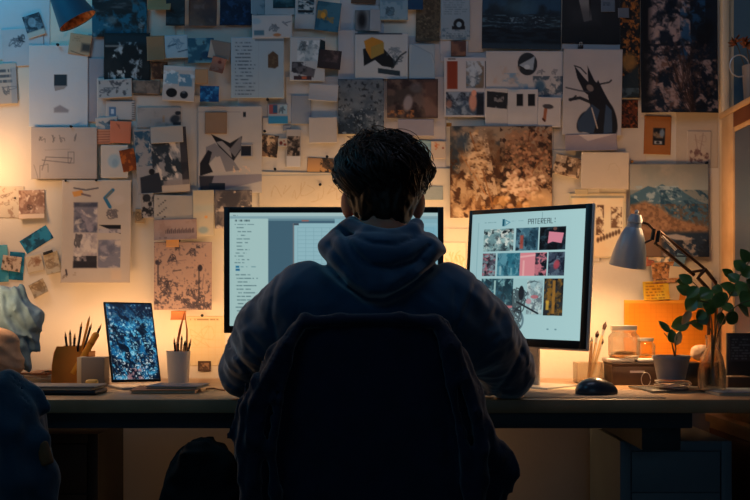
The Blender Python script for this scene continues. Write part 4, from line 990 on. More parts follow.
# left monitor
YM = 2.9
x0, x1, z0, z1 = Xp(224, YM), Xp(443.5, YM), Zp(333, YM), Zp(207, YM)
cx, cz, wd, ht = (x0+x1)/2, (z0+z1)/2, x1-x0, z1-z0
t = empty('monitor', (cx, YM, DZ), 'wide black-framed monitor directly in front of the person', 'monitor')
zz = cz-DZ
MB().box(-wd/2, 0, zz-ht/2, wd/2, .022, zz+ht/2, .004).build('casing', M['black'], t)
b = .016
MB().box(-wd/2, -.003, zz-ht/2, -wd/2+b, -.0002, zz+ht/2, .001).box(wd/2-b, -.003, zz-ht/2, wd/2, -.0002, zz+ht/2, .001).box(-wd/2+b, -.003, zz+ht/2-b, wd/2-b, -.0002, zz+ht/2, .001).box(-wd/2+b, -.003, zz-ht/2, wd/2-b, -.0002, zz-ht/2+.02, .001).build('bezel', M['black'], t)
c = Cv(230, 213, 438, 326, '#a6cdd0', 2)
c.grad('#a9cfd4', '#96c4ca', None, True).rect(230, 213, 438, 216.5, '#b4d2d2').rect(230, 216.5, 438, 219, '#8fb2bb')
c.rect(268, 219, 438, 330, '#486a7c').rect(268, 219, 438, 221, '#6d93a0').rect(335, 219, 438, 224, '#8dbcc8').rect(302, 220.3, 309, 221.6, '#a4685e').rect(294, 223.5, 438, 330, '#9cc8d2').rect(293.2, 223.5, 294.4, 330, '#7a7c80').rect(294, 223.5, 299, 225.5, '#43505c')
c.grid(298, 228, 434, 324, 17, 24, '#6f9aa8', .35, .55).rect(345, 226, 438, 262, '#74b4cc', .5, soft=6).ell(426, 243, 2, 1.2, '#a86c6c', .8)
c.rect(230, 219, 268.5, 330, '#b2d4d2').text(233, 215, 240, 216.5, 1, '#3c5a60', .6, 2)
c.text(235, 219.5, 250, 222.2, 1, '#2c4048', .7, 5, .7, 0).text(235, 224, 256, 225.4, 1, '#54707a', .7, 3)
ys = [(227, 237), (231, 238), (234.7, 237), (238.3, 237), (242, 237), (245.5, 237), (249, 237), (252.4, 236), (255.4, 235), (259, 237), (262, 235)]
for i, (y, x) in enumerate(ys): c.text(x, y, x+9+(i*5) % 8, y+1.8, 1, '#34525c', .6, 20+i, .5, .2)
c.rect(236, 266, 239.5, 268, '#2c7ca4').rect(236, 269, 240, 271, '#246c98').text(241, 266.2, 257, 267.8, 1, '#5c8894', .7, 4)
for i in range(14): c.text(236+(i % 3), 274+i*3.6, 252+(i*7) % 13, 276+i*3.6, 1, '#34525c', .6, 50+i, .5, .2)
s_ = screen_obj(c, wd-2*b, ht-b-.02, screen_mat(.75), t, (0, -.0007, zz+.002))
MB().box(-.03, .022, .06, .03, .036, zz, .004).box(-.025, .03, .01, .025, .042, .12, .003).build('stand', M['edge'], t)
MB().box(-.11, -.06, 0, .11, .09, .01, .004).build('base', M['edge'], t)

# right monitor
p = solve_rect([(470, 210.5), (594, 203), (587.5, 351.5), (463, 345)], 2.80, .36, .38, (0, 0, .5), 0)
E = Euler(p[2:5]); wd, ht = p[5], p[6]
t = empty('monitor', (p[0], 2.80, DZ), 'squarish silver-backed monitor turned towards the desk, right of the person', 'monitor')
piv = bpy.data.objects.new('casing', None)
def in_pose(o):
    o.rotation_euler = E; o.location = (0, 0, p[1]-DZ); return o
cs = in_pose(MB().box(-wd/2, -.0001, -ht/2, wd/2, .012, ht/2, .004, 3).build('casing', M['white'], t))
bz = in_pose(MB().box(-wd/2+.001, -.003, -ht/2+.005, -wd/2+.012, -.0022, ht/2-.001, .0004).box(wd/2-.022, -.004, -ht/2+.005, wd/2-.004, -.0002, ht/2-.001, .001).box(-wd/2+.012, -.003, ht/2-.013, wd/2-.022, -.0002, ht/2-.001, .001).box(-wd/2+.012, -.003, -ht/2+.005, wd/2-.022, -.0002, -ht/2+.026, .001).build('bezel', M['black'], t))
c = Cv(0, 0, 120, 140, '#a9d2d4', 2.4)   # screen-local units
c.grad('#a4cbd0', '#b4dcdd', None, True).rect(7, 10, 8, 120, '#88b4bc', .7)
c.text(14, 9.5, 28, 11, 1, '#5c848c', .6, 3).text(40, 9, 58, 10.5, 1, '#7fa8b0', .6, 4)
c.rect(34, 7, 36.5, 15, '#1c5a70').poly([(37, 7.5), (43, 11), (37, 15)], '#5c98ac').poly([(38, 9.5), (41, 11), (38, 13)], '#b8dcdc')
def glyphs(c, s, x, y, w, h, col):
    G = {'P': [(0,0,0,4),(0,0,2,0),(2,0,2,2),(0,2,2,2)], 'A': [(0,0,0,4),(2,0,2,4),(0,0,2,0),(0,2,2,2)], 'T': [(0,0,2,0),(1,0,1,4)], 'E': [(0,0,0,4),(0,0,2,0),(0,2,2,2),(0,4,2,4)], 'R': [(0,0,0,4),(0,0,2,0),(2,0,2,2),(0,2,2,2),(0,2,2,4)], 'N': [(0,0,0,4),(0,0,2,4),(2,0,2,4)], 'L': [(0,0,0,4),(0,4,2,4)], 'I': [(1,0,1,4)], 'D': [(0,0,0,4),(0,0,1.6,0),(1.8,.6,1.8,3.4),(0,4,1.6,4)], "'": [(1,0,1,1)]}
    for i, ch in enumerate(s):
        for a in G.get(ch, []): c.line([(x+i*w*1.75+a[0]*w/2, y+a[1]*h/4), (x+i*w*1.75+a[2]*w/2, y+a[3]*h/4)], .6, col, .95)
c.soft = .4
glyphs(c, "PATEREAL'", 62, 8.6, 1.9, 5.2, '#26343c'); c.rect(76, 1.5, 76.5, 8, '#6a9098', .8).rect(89, 12, 90, 13, '#5c848c')
c.photo(14, 18, 47, 43, ['#8fb4b4', '#27333a', '#dfe4da', '#6f9498'], 3, 5, warp=5).noise('#10181c', 3, .6, .64, 9, (14, 18, 47, 24))
c.photo(49.5, 18, 73, 43, ['#234252', '#10202c', '#5f8c9c', '#3c6678'], 5, 5, sy=2.5).rect(54, 26, 57.5, 41, '#b84c3c', .8, soft=1.5)
c.photo(74.5, 18, 101, 43, ['#141a22', '#2c4450', '#0a0d12'], 8, 6).poly([(84, 23), (99, 25), (97, 36), (88, 34), (83, 36)], '#e08a9c').ell(90, 20, 2, 2, '#6c4c44').rect(88, 36, 93, 43, '#10141a')
c.photo(14, 45.5, 28.5, 71, ['#4c4a58', '#1c2028', '#a46c78', '#7c98a0'], 11, 4, warp=5)
c.photo(30.5, 45.5, 55, 71, ['#2c7084', '#1c4a5c', '#5c98a8'], 13, 5, sy=3).rect(33, 60, 35, 70, '#a8ccd0', .7, soft=1).rect(45, 62, 47, 70, '#7fb4bc', .7, soft=1)
c.rect(55, 45.5, 83, 71, '#e08c94').line([(56, 50), (82, 47)], 2, '#f0b4b4').rect(58, 54, 60, 71, '#f4bcb8', .7).photo(71, 46, 83, 71, ['#2a3a48', '#0e151c', '#d47c88'], 17, 5)
c.photo(84.5, 45.5, 101, 71, ['#3a4658', '#182030', '#5f7484'], 19, 5).ell(93, 59, 3, 5, '#b84450', .85, 10, 1.5)
c.photo(14, 74, 49, 114, ['#2a6074', '#12303c', '#7fb0b4', '#1c4450'], 23, 6, sy=2.5).rect(28, 76, 30, 104, '#b4dcd8', .8).rect(36, 104, 50, 110, '#d87c80', .9, soft=2)
c.rect(49, 74, 81, 114, '#a4ccce').photo(64, 76, 80, 113, ['#9cbcc0', '#c8dcd8', '#5c6c74'], 27, 5, sy=2).scrib(70, 78, 6, 2, '#24343c', 8, .7, 3).ell(72, 94, 4, 2, '#b86c74', .9).ell(66, 99, 3, 3, '#c89098', .8)
c.photo(81.5, 74, 101, 114, ['#34302c', '#10161c', '#8c6428', '#242c34'], 31, 5, sy=3).rect(90, 76, 93, 112, '#b47c30', .8, soft=1).rect(84, 98, 87, 108, '#e0b040', .8, soft=1)
c.ell(50, 120, 12, 14, '#5c7c88', .9).ell(50, 120, 10, 12, '#a8ccd0').scrib(50, 118, 9, 12, '#1a2830', 60, 1.2, 5).scrib(56, 98, 8, 14, '#141e26', 50, 1.3, 8).line([(54, 100), (76, 112)], 2, '#1a242c').ell(58, 90, 3, 8, '#1a242c')
c.rect(86, 128, 88, 129.5, '#7098a0').rect(94, 128, 96, 129.5, '#7098a0').soft = .6
sm2 = screen_mat(.8)
so = screen_obj(c, wd-.033, ht-.038, sm2, t); so.rotation_euler = E
so.location = Vector((0, 0, p[1]-DZ)) + E.to_matrix() @ Vector((-.005, -.0007, .0065))
fw = E.to_matrix() @ Vector((0, 1, 0)); fw.z = 0; fw.normalize(); ang = math.atan2(-fw.x, fw.y)
st = MB().box(-.035, .045, .004, .035, .055, p[1]-DZ-.02, .003).box(-.03, .012, p[1]-DZ-.03, .03, .056, p[1]-DZ-.018, .003).build('stand', M['alu'], t); st.rotation_euler.z = ang; st.location = (-.02, 0, 0)
ba = MB().box(-.09, -.03, 0, .09, .12, .006, .003).build('base', M['alu'], t); ba.rotation_euler.z = ang

# portrait tablet computer on the left
p = solve_rect([(103.5, 301.5), (152, 302.5), (161.5, 381), (112, 382)], 2.78, .13, .22, (-.3, 0, -.35), .0)
E2 = Euler(p[2:5]); wd, ht = p[5], p[6]
t = empty('tablet_computer', (p[0], 2.78, DZ), 'tablet with a glittering blue wallpaper propped upright on the left of the desk', 'tablet')
o = MB().box(-wd/2, 0, -ht/2, wd/2, .007, ht/2, .003, 3).build('casing', M['black'], t); o.rotation_euler = E2; o.location = (0, 0, p[1]-DZ)
c = Cv(0, 0, 47, 77, '#0c1c34', 3)
c.noise('#1a6ea4', 8, .40, .56, 3, warp=12, rot=-35, sy=1.8).noise('#4cb2dc', 3.2, .54, .64, 9, warp=6, rot=-35, sy=1.4).noise('#a8e4f2', 1.5, .62, .69, 19).noise('#050e1e', 5, .50, .62, 29, warp=6, rot=-35, sy=2).rect(0, 0, 47, 16, '#0c1c34', .55, soft=10).noise('#c48c8c', 4, .5, .58, 7, (14, 66, 34, 77), a=.8).noise('#dfe8ea', 1.8, .64, .7, 5, (2, 50, 45, 77))
for k in range(6): c.rect(2, 3+k*6, 4.2, 5.4+k*6, '#b8ccd8', .8)
for x in (6.5, 41, 44): c.rect(x, 3, x+2, 5, '#a8bccc', .7)
c.rect(4, 74, 8, 76, '#9cb4c4', .8)
so = screen_obj(c, wd-.010, ht-.012, screen_mat(.8), t); so.rotation_euler = E2; so.location = Vector((0, 0, p[1]-DZ))+E2.to_matrix() @ Vector((0, -.0008, 0))
fw = E2.to_matrix() @ Vector((1, 0, 0)); ang = math.atan2(fw.y, fw.x)
o = MB().box(-wd/2+.004, -.05, 0, wd/2+.02, .075, .006, .002).build('stand_plate', M['alu'], t); o.rotation_euler.z = ang
o.location = (.012, .02, 0)

# ================================================================ things on the desk, left
def onX(px, Y): return Xp(px, Y)
def holder_pencils(cx, cy, zb, z1, lst, group, where, r=.0034):
    for k, (px, py, Yt, mname, kind, lab) in enumerate(lst):
        tp = W(px, py, Yt); base = Vector((cx+(tp.x-cx)*.12, cy+(tp.y-cy)*.12, zb)); d = (tp-base); L = d.length; d.normalize()
        e = empty(kind, base, lab, kind.split('_')[-1], group)
        e.rotation_euler = Vector((0, 0, 1)).rotation_difference(d).to_euler()
        if kind == 'paint_brush':
            MB().lathe([(0, 0), (r*.7, .002), (r, L*.5), (r*.8, L*.78), (0, L*.781)], None, 10).build('handle', M[mname], e)
            MB().lathe([(r*.85, L*.76), (r*.95, L*.86), (0, L*.861)], None, 10).build('ferrule', M['alu'], e)
            MB().lathe([(r*.9, L*.85), (r*1.5, L*.92), (0, L)], None, 10).build('bristles', M['bristle'], e)
        else:
            MB().lathe([(0, 0), (r, .001), (r, L-.016), (0, L-.0155)], None, 6).build('barrel', M[mname], e)
            MB().lathe([(r, L-.0158), (0, L)], None, 10).build('tip', M['woodtip'] if mname != 'woodtip' else M['pencild'], e)
# ochre wooden pencil holder, leaning front
Y = 2.93; x0, x1 = Xp(55, Y), Xp(92, Y); zt = Zp(346, Y)-DZ
t = empty('pencil_holder', ((x0+x1)/2, Y, DZ), 'ochre wooden pencil holder beside the small grey card box', 'pencil holder')
hw = (x1-x0)/2
b = MB(); bm = b.bm
def slab(b, pts, y0, y1):
    a = [b.bm.verts.new((x, y0, z)) for x, z in pts]; c_ = [b.bm.verts.new((x, y1, z)) for x, z in pts]; n = len(pts)
    b.bm.faces.new(a); b.bm.faces.new(c_[::-1])
    for i in range(n): b.bm.faces.new((a[i], c_[i], c_[(i+1) % n], a[(i+1) % n]))
prof = [(-hw, 0), (hw, 0), (hw, zt*.86), (hw*.35, zt*.86), (hw*.3, zt), (-hw*.7, zt), (-hw*.86, zt*.85), (-hw*.97, zt*.5)]
slab(b, prof, -.035, -.03); slab(b, prof, .03, .035)
b.box(-hw, -.03, 0, -hw+.005, .03, zt*.52).box(hw-.005, -.03, 0, hw, .03, zt*.86).box(-hw, -.03, 0, hw, .03, .004)
b.build('box', M['orange'], t, smooth=False)
ca = (x0+x1)/2-.005
holder_pencils(ca, Y, DZ+.0045, 0, [(65, 331, 2.93, 'pencild', 'pencil', 'dark pencil at the left of the ochre holder'), (70, 329, 2.94, 'woodtip', 'pencil', 'bare wooden pencil in the ochre holder'), (75, 332, 2.92, 'pencild', 'pencil', 'dark pencil standing in the middle of the ochre holder'), (82, 321, 2.94, 'pencild', 'pencil', 'tall dark pencil in the ochre holder'), (90, 315, 2.92, 'pencil', 'pencil', 'tallest yellow pencil in the ochre holder'), (92, 322, 2.95, 'pencild', 'pencil', 'slanted dark pencil behind the yellow marker'), (102, 323, 2.93, 'pencild', 'pencil', 'black pencil leaning far right out of the ochre holder')], 'pencils in the ochre holder', '')
tp = W(97, 333, 2.9); bs = Vector((ca+.012, 2.90, DZ+.03)); d = (tp-bs)
e = empty('marker_pen', bs, 'thick ochre-yellow marker leaning right in the wooden holder', 'marker'); e.rotation_euler = Vector((0, 0, 1)).rotation_difference(d.normalized()).to_euler(); L = d.length
MB().lathe([(0, 0), (.009, .001), (.0095, L-.004), (.006, L), (0, L)], None, 16).build('barrel', M['pencil'], e)
MB().lathe([(.0098, L-.035), (.0100, L-.03), (.0100, L-.0345), (.0098, L-.035)], None, 16).build('cap_ring', M['orange'], e)
# small card box and yellow block
Y = 2.86; t = empty('card_box', (Xp(93.5, Y), Y, DZ), 'small grey and cream card box in front of the pencils', 'box')
h = Zp(357, Y)-DZ; hw = (Xp(107, Y)-Xp(80, Y))/2
MB().box(-hw, -.028, 0, hw, .028, h, .0015).build('box', M['greybox'], t)
MB().box(-hw-.0006, -.0286, 0, -hw+.012, .0286, h+.0006, .0012).build('spine', M['cream'], t)
Y = 2.80; t = MB().box(-.016, -.012, 0, .016, .012, .022, .006, 3).build('wax_block', M['cyan']); t.location = (Xp(92, Y), Y, DZ); tag(t, 'rounded yellow wax block in front of the card box', 'block')
# dark folder and pale sheets at far left
Y = 2.66
t = empty('laptop_sleeve', (Xp(52, Y), Y, DZ), 'flat dark folder with a beige top, lying at the left of the desk', 'folder', rz=R(-3))
MB().box(-.14, -.10, 0, .145, .0, .012, .005, 3).build('lower_cover', M['dark'], t)
MB().box(-.138, -.099, .0125, .135, -.002, .017, .0015).build('pages', M['pap'], t)
MB().box(-.14, -.10, .0175, .143, .0, .023, .0025, 3).build('upper_cover', M['greybox'], t)
# papers behind
Y = 3.0
rr = random.Random(8)
zc = DZ
for k, (a, b_, th, rz, m) in enumerate([(15, 68, .010, 2, 'pap'), (20, 62, .008, -4, 'cream'), (24, 64, .007, 3, 'pap'), (28, 58, .006, -7, 'tanc')]):
    hw = (Xp(b_, Y)-Xp(a, Y))/2
    e = empty('notebook', (Xp((a+b_)/2, Y), Y, zc), ['thick beige pad at the bottom of the pile behind the denim jacket', 'cream pad, second from the bottom of the pile behind the denim jacket', 'beige pad, third in the pile behind the denim jacket', 'tan-covered pad, topmost of the pile behind the denim jacket'][k], 'notebook', 'pads piled at the back left of the desk', R(rz))
    MB().box(-hw, -.07, 0, hw, .07, th-.002, .001).build('pages', M[m], e)
    MB().box(-hw, -.07, th-.0018, hw, .07, th-.0002, .0006).build('cover', M['cream' if k != 3 else 'tanc'], e)
    zc += th
e = MB().box(-.06, -.045, 0, .06, .045, .0012, .0004).build('paper_sheet', M['cream']); e.location = (Xp(62, 3.02)-.012, 3.0, zc+.012); e.rotation_euler = (0, R(-20), R(8)); tag(e, 'cream sheet propped slantwise on the pad pile', 'paper')
# notebooks right of tablet
Y = 2.66
e = empty('notebook', (Xp(168, Y), Y+.02, DZ), 'tan-edged notebook under the blue-grey one, left of the elbow', 'notebook', rz=R(4))
MB().box(-.085, -.075, .0008, .072, .075, .008, .001).build('pages', M['pap'], e)
MB().box(-.088, -.078, 0, .074, .078, .0007, .0002).box(-.088, -.078, .0082, .074, .078, .0098, .0004).build('cover', M['tanc'], e)
e = empty('notebook', (Xp(178, Y), Y+.03, DZ+.010), 'blue-grey notebook lying on the tan one', 'notebook', rz=R(-6))
MB().box(-.07, -.06, .0008, .06, .06, .005, .001).build('pages', M['pap'], e)
MB().box(-.072, -.062, 0, .062, .062, .0007, .0002).box(-.072, -.062, .0052, .062, .062, .0068, .0004).build('cover', M['book'], e)
# white pencil cup
Y = 2.95; t = empty('pencil_cup', (Xp(178.5, Y), Y, DZ), 'white cup of pencils between the tablet and the left monitor', 'cup')
h = Zp(351, Y)-DZ; r1 = (Xp(190.5, Y)-Xp(166.5, Y))/2
MB().lathe([(0, 0), (r1*.84, 0), (r1, h), (r1-.0015, h), (r1*.82, .003), (0, .003)], None, 40).build('cup', M['white'], t)
holder_pencils(Xp(178.5, Y), Y, DZ+.0035, 0, [(174, 337, 2.95, 'pencild', 'pencil', 'black pencil at the left of the white cup'), (178, 338, 2.96, 'pencild', 'pencil', 'dark pencil beside the pale one in the white cup'), (182, 334, 2.94, 'woodtip', 'pencil', 'tall pale wooden pencil in the white cup'), (187, 337, 2.96, 'pencild', 'pencil', 'dark pencil right of the pale one in the white cup'), (191.5, 338, 2.94, 'pencild', 'pencil', 'black pencil at the right of the white cup'), (185, 340, 2.93, 'woodtip', 'pencil', 'short wooden pencil in the white cup')], 'pencils in the white cup', '', .0032)
o = MB().tube([W(176, 352, 2.97), W(180, 330, 2.98), W(184.5, 312, 3.0), W(187, 330, 2.98), W(187, 352, 2.97)], .0018, 6, 2.0).build('ribbon', M['rib'], origin=W(181, 352, 2.97)); tag(o, 'thin orange ribbon looping up out of the white cup', 'ribbon')
# earbud cord on desk by the notebooks
o = MB().tube([(Xp(205, 2.7), 2.72, DZ+.003), (Xp(212, 2.7), 2.74, DZ+.003), (Xp(219, 2.7), 2.70, DZ+.003), (Xp(226, 2.7), 2.68, DZ+.003)], .0022, 6).build('cable', M['tanc'], origin=(Xp(212, 2.7), 2.7, DZ)); tag(o, 'short brown cable lying beside the notebooks', 'cable')

# denim jacket heaped on beige cloth
def heap(name, m, label, cat, lo, hi, fn, wf, h=.005, origin=None):
    f = Field(lo, hi, h); fn(f)
    if wf: f.warp(wf)
    f.D = np.maximum(f.D, (DZ+.001-f.ax[2])[None, None, :]) if lo[2] > .6 else f.D
    o = f.mesh(name, m, origin=origin, relax=3); return tag(o, label, cat)
Y = 2.84
def f1(f):
    f.ell(W(-14, 318, Y), (.12, .06, .075), .02).ell(W(10, 314, Y-.01), (.055, .05, .07), .02).cap(W(14, 312, Y-.02), W(33, 322, Y-.03), .035, .022, .015).cap(W(30, 318, Y-.02), W(31, 348, Y-.03), .030, .016, .015).cap(W(20, 318, Y-.03), W(26, 366, Y-.05), .024, .010, .012).cap(W(4, 300, Y-.03), W(22, 345, Y-.05), .022, .016, .010).cap(W(-10, 300, Y-.02), W(14, 292, Y-.02), .028, .02, .012).cap(W(-6, 310, Y-.05), W(12, 335, Y-.055), .018, .016, .008)
def fold_w(seed, a1, a2, s1=.05, s2=.025, st=(1, 1, 2.2)):
    return lambda X, Y_, Z: folds(X+Z*.5, Y_, Z, s1, seed, a1, st)+folds(X-Z*.4, Y_, Z, s2, seed+5, a2, st)
heap('denim_jacket', M['denim'], 'pale denim jacket heaped over beige cloth at the left edge', 'jacket', (-1.25, 2.72, .74), (-.86, 2.96, 1.06), f1, lambda X, Y_, Z: drape(X+.3*Y_, Z, .055, .35, 3, .0045, 5)+folds(X+.5*Z, Y_, Z-.25*X, .034, 3, .008, (1, 1, 5))+folds(X-.6*Z, Y_, Z, .018, 9, .0016, (1, 1, 3.5)), h=.0035, origin=(Xp(5, Y), Y, DZ+.06))
def f2(f):
    f.ell(W(-4, 346, 2.71), (.062, .042, .05), .02).ell(W(-8, 364, 2.71), (.085, .045, .05), .02)
heap('beige_cloth', M['beige'], 'folded beige cloth under the denim jacket', 'cloth', (-1.22, 2.66, .74), (-.88, 2.79, .94), f2, lambda X, Y_, Z: drape(Z, X, .035, .3, 5, .003, 2.4)+folds(X, Y_, Z, .03, 8, .002), origin=(Xp(-5, 2.74), 2.74, DZ))
# ================================================================ clip lamp at the top left
def axis_lathe(b, prof, apex, d, n=40):
    q = Vector((0, 0, 1)).rotation_difference(Vector(d).normalized()).to_matrix().to_4x4()
    return b.lathe(prof, Matrix.Translation(apex) @ q, n)
ap = W(55, -18, 2.95); op = W(78, 21, 2.965); d = op-ap; L = d.length; r = (W(60, 31, 2.94)-W(95, 10, 2.94)).length/2
t = empty('hanging_lamp', ap, 'teal cone lamp with an orange-brown lining hanging at the top left', 'lamp')
def rel(o, t): o.location = Vector(o.location)-t.location; return o
b = MB(); axis_lathe(b, [(.012, 0), (.03, .004), (r, L), (r+.001, L), (r-.001, L-.001), (.029, .006), (.011, .002)], ap, d); rel(b.build('shade', M['teal'], t), t)
b = MB(); axis_lathe(b, [(.028, .008), (r-.0015, L-.0015), (r-.003, L-.0015), (.026, .009)], ap, d, 40); rel(b.build('shade_lining', M['rustin'], t), t)  # inside of the shade in speckled orange-brown
rel(MB().tube([ap, ap+Vector((-.01, 0, .2)), Vector((ap.x-.01, ap.y, 2.6))], .003, 8).build('cord', M['black'], t), t)

# ================================================================ things on the desk, right
Y = 2.55
t = empty('computer_mouse', (Xp(598.5, Y), Y+.02, DZ+.0025), 'dark slate mouse on the taupe desk mat', 'mouse', rz=R(80))
f = Field((-.07, -.045, -.01), (.07, .045, .06), .0022)
f.ell((0, 0, .004), (.053, .031, .032), 0).ell((-.012, 0, .012), (.034, .027, .024), .02); f.D = np.maximum(f.D, -f.ax[2][None, None, :]+0*f.D)
ms = f.mesh('shell', M['mouse'], t); 
t.rotation_euler.z = R(8)
MB().tube([(.03, -.004, .0262), (.04, -.004, .0225)], .0035, 8).build('wheel', M['black'], t)
Y = 2.6; o = MB().box(Xp(505, Y), 2.475, DZ, Xp(652, Y), 2.70, DZ+.0022, .0008).build('desk_mat', M['mat_'], origin=(Xp(580, Y), 2.6, DZ)); tag(o, 'thin taupe desk mat under the mouse', 'mat')
o = MB().box(Xp(545, Y)-.03, 2.72, DZ, Xp(575, 2.8), 2.84, DZ+.0015, .0005).build('paper_sheet', M['cream'], origin=(Xp(560, Y), 2.75, DZ)); tag(o, 'blank cream paper flat on the desk below the silver-backed monitor', 'paper')
o = MB().box(-.30, 2.50, DZ, .165, 2.60, DZ+.0015, .0005).build('desk_mat', M['mat_'], origin=(-.1, 2.55, DZ)); tag(o, 'pale taupe mat between the elbows of the person', 'mat')
t = empty('keyboard', (.055, 2.742, DZ), 'dark low keyboard in front of the wide monitor', 'keyboard')
MB().box(-.215, -.055, 0, .215, .055, .012, .003).build('case', M['dark'], t)
b = MB()
for r_ in range(5):
    for k in range(14): b.box(-.207+k*.0297, -.05+r_*.0202, .0125, -.207+k*.0297+.026, -.05+r_*.0202+.017, .0165, .001, 1)
o = b.build('keys', M['black'], t)
# brush cup, brushes
Y = 2.98; h = Zp(362, Y)-DZ
t = empty('brush_pot', (Xp(588, Y), Y, DZ), 'square cloudy plastic pot of brushes beside the dark box', 'pot')
hw = .038
b = MB().box(-hw, -.03, 0, hw, .03, .003).box(-hw, -.03, .003, -hw+.002, .03, h).box(hw-.002, -.03, .003, hw, .03, h).box(-hw+.002, -.03, .003, hw-.002, -.028, h).box(-hw+.002, .028, .003, hw-.002, .03, h)
b.build('pot', M['acryl'], t, smooth=False)
holder_pencils(Xp(588, Y), Y, DZ+.004, 0, [(606, 321, 2.98, 'brush', 'paint_brush', 'tall brush with a dark tip in the cloudy pot'), (598, 330, 2.97, 'brush', 'paint_brush', 'pale brush left of the tall one in the cloudy pot'), (603, 338, 2.99, 'brush', 'paint_brush', 'short brush nearest the glass jar'), (592, 336, 2.99, 'woodtip', 'pencil', 'pale pencil standing in the cloudy pot')], 'brushes in the cloudy pot', '', .0042)
# dark box with tray and jars
Y = 2.93; x0, x1 = Xp(608, Y), Xp(656, Y); h = Zp(362, Y)-DZ
t = empty('storage_box', ((x0+x1)/2, Y, DZ), 'dark brown storage box with a pale label strip', 'box'); hw = (x1-x0)/2
MB().box(-hw, -.05, 0, hw, .06, h-.008, .002).build('box', M['boxd'], t)
MB().box(-hw-.001, -.051, h-.0075, hw+.001, .061, h, .0015).build('lid', M['boxd'], t)
MB().box(-.018, -.0512, h*.56, .022, -.0503, h*.56+.006).build('label_strip', M['label'], t, smooth=False)
for k, (a, b_, l) in enumerate([(604, 631, 'flat white tray under the larger glass jar'), (634, 655, 'flat white tray under the smaller glass jar')]):
    o = MB().box((Xp(a, Y)), Y-.045, DZ+h+.0005, Xp(b_, Y), Y+.035, DZ+h+.012, .004, 3).build('tray', M['white'], origin=(Xp((a+b_)/2, Y), Y, DZ+h)); tag(o, l, 'tray')
def jar(px, pw, ytop, Y, l, z0):
    r = pw/2/F*Y; h = Zp(ytop, Y)-z0
    t = empty('glass_jar', (Xp(px, Y), Y, z0), l, 'jar')
    MB().lathe([(0, 0), (r*.9, 0), (r, .006), (r, h*.66), (r*.78, h*.78), (r*.78, h*.97), (r*.74, h*.97), (r*.73, h*.77), (r-.0025, h*.65), (r-.0025, .008), (0, .004)], None, 40).build('body', M['glass'], t)
    MB().lathe([(0, h), (r*.83, h), (r*.84, h*.86), (r*.80, h*.86), (r*.80, h*.975), (0, h*.975)], None, 40).build('lid', M['alu'], t)
    MB().lathe([(0, .0085), (r*.6, .009), (r*.7, h*.14), (r*.4, h*.2), (0, h*.18)], None, 20).build('contents', M['woodtip'], t)
jar(624, 31, 325.5, Y-.005, 'larger glass jar standing on the dark storage box', DZ+h+.0125)
jar(646, 18, 338, Y-.005, 'smaller glass jar, right one on the dark storage box', DZ+h+.0125)
# flat notebook stack + wire stand + pot
Y = 2.68
o = empty('notebook', (Xp(675, Y), Y+.03, DZ), 'dark flat notebook under the plant pot stand', 'notebook', rz=R(8))
MB().box(-.085, -.08, 0, .085, .08, .004, .001).build('pages', M['pap'], o); MB().box(-.087, -.082, .0042, .087, .082, .0062, .0006).build('cover', M['dark'], o)
zs = DZ+.0065; py_ = Y+.03
t = empty('plant_stand', (Xp(675, Y), py_, zs), 'coiled wire stand under the grey plant pot', 'stand')
b = MB()
for k in range(3): b.tube([((.044+.003*math.sin(3*a+k))*math.cos(a), (.044+.003*math.sin(3*a+k))*math.sin(a), .002+.0055*k+.002*math.sin(2*a+k)) for a in np.linspace(0, 6.28, 40)], .0012, 6)
b.build('wire_coil', M['alu'], t)
MB().lathe([(0, .0145), (.04, .0145), (.043, .0165), (.0435, .019), (0, .017)], None, 40).build('saucer', M['alu'], t)
b = MB().tube([(.045*math.cos(a)-.055, 0, .03+.03*math.sin(a)) if False else (-.067+.012*math.cos(a), .0, .022+.018*math.sin(a)) for a in np.linspace(0, 6.1, 24)], .0011, 6); b.build('wire_loop', M['alu'], t)
zb = zs+.0225; h = Zp(356, Y)-zb; rt = (Xp(693, Y)-Xp(656, Y))/2
t = empty('succulent_pot', (Xp(674.5, Y), py_, zb), 'grey ceramic pot with a small two-leaved succulent', 'potted plant')
MB().lathe([(0, 0), (rt*.74, 0), (rt*.97, h*.85), (rt*1.02, h*.86), (rt*1.02, h), (rt*.94, h), (rt*.92, h*.85), (rt*.7, .004), (0, .004)], None, 48).build('pot', M['pot'], t)
MB().lathe([(0, h*.9), (rt*.6, h*.92), (rt*.925, h*.86)], None, 24).build('soil', M['soil'], t)
g = lambda px, py, dy=0: W(px, py, py_+dy)-Vector(t.location)
MB().tube([g(675, 357), g(673.5, 350), g(672, 343), g(664, 333)], [.0025, .0022, .0018, .001], 8).tube([g(675, 357), g(676, 348), g(674.5, 342), g(672, 338)], .0018, 8).build('stem', M['stem'], t)
f = lambda a, b_, w, m: MB().leaf(g(*a), g(*b_)-g(*a), (.1, -1, .15), (g(*b_)-g(*a)).length, w, .1, .004).build('leaf', M[m], t)
f((669, 332), (659, 321), .018, 'leaf'); f((672, 343), (671, 329), .026, 'leaf'); f((676, 345), (680, 330), .020, 'leafp')
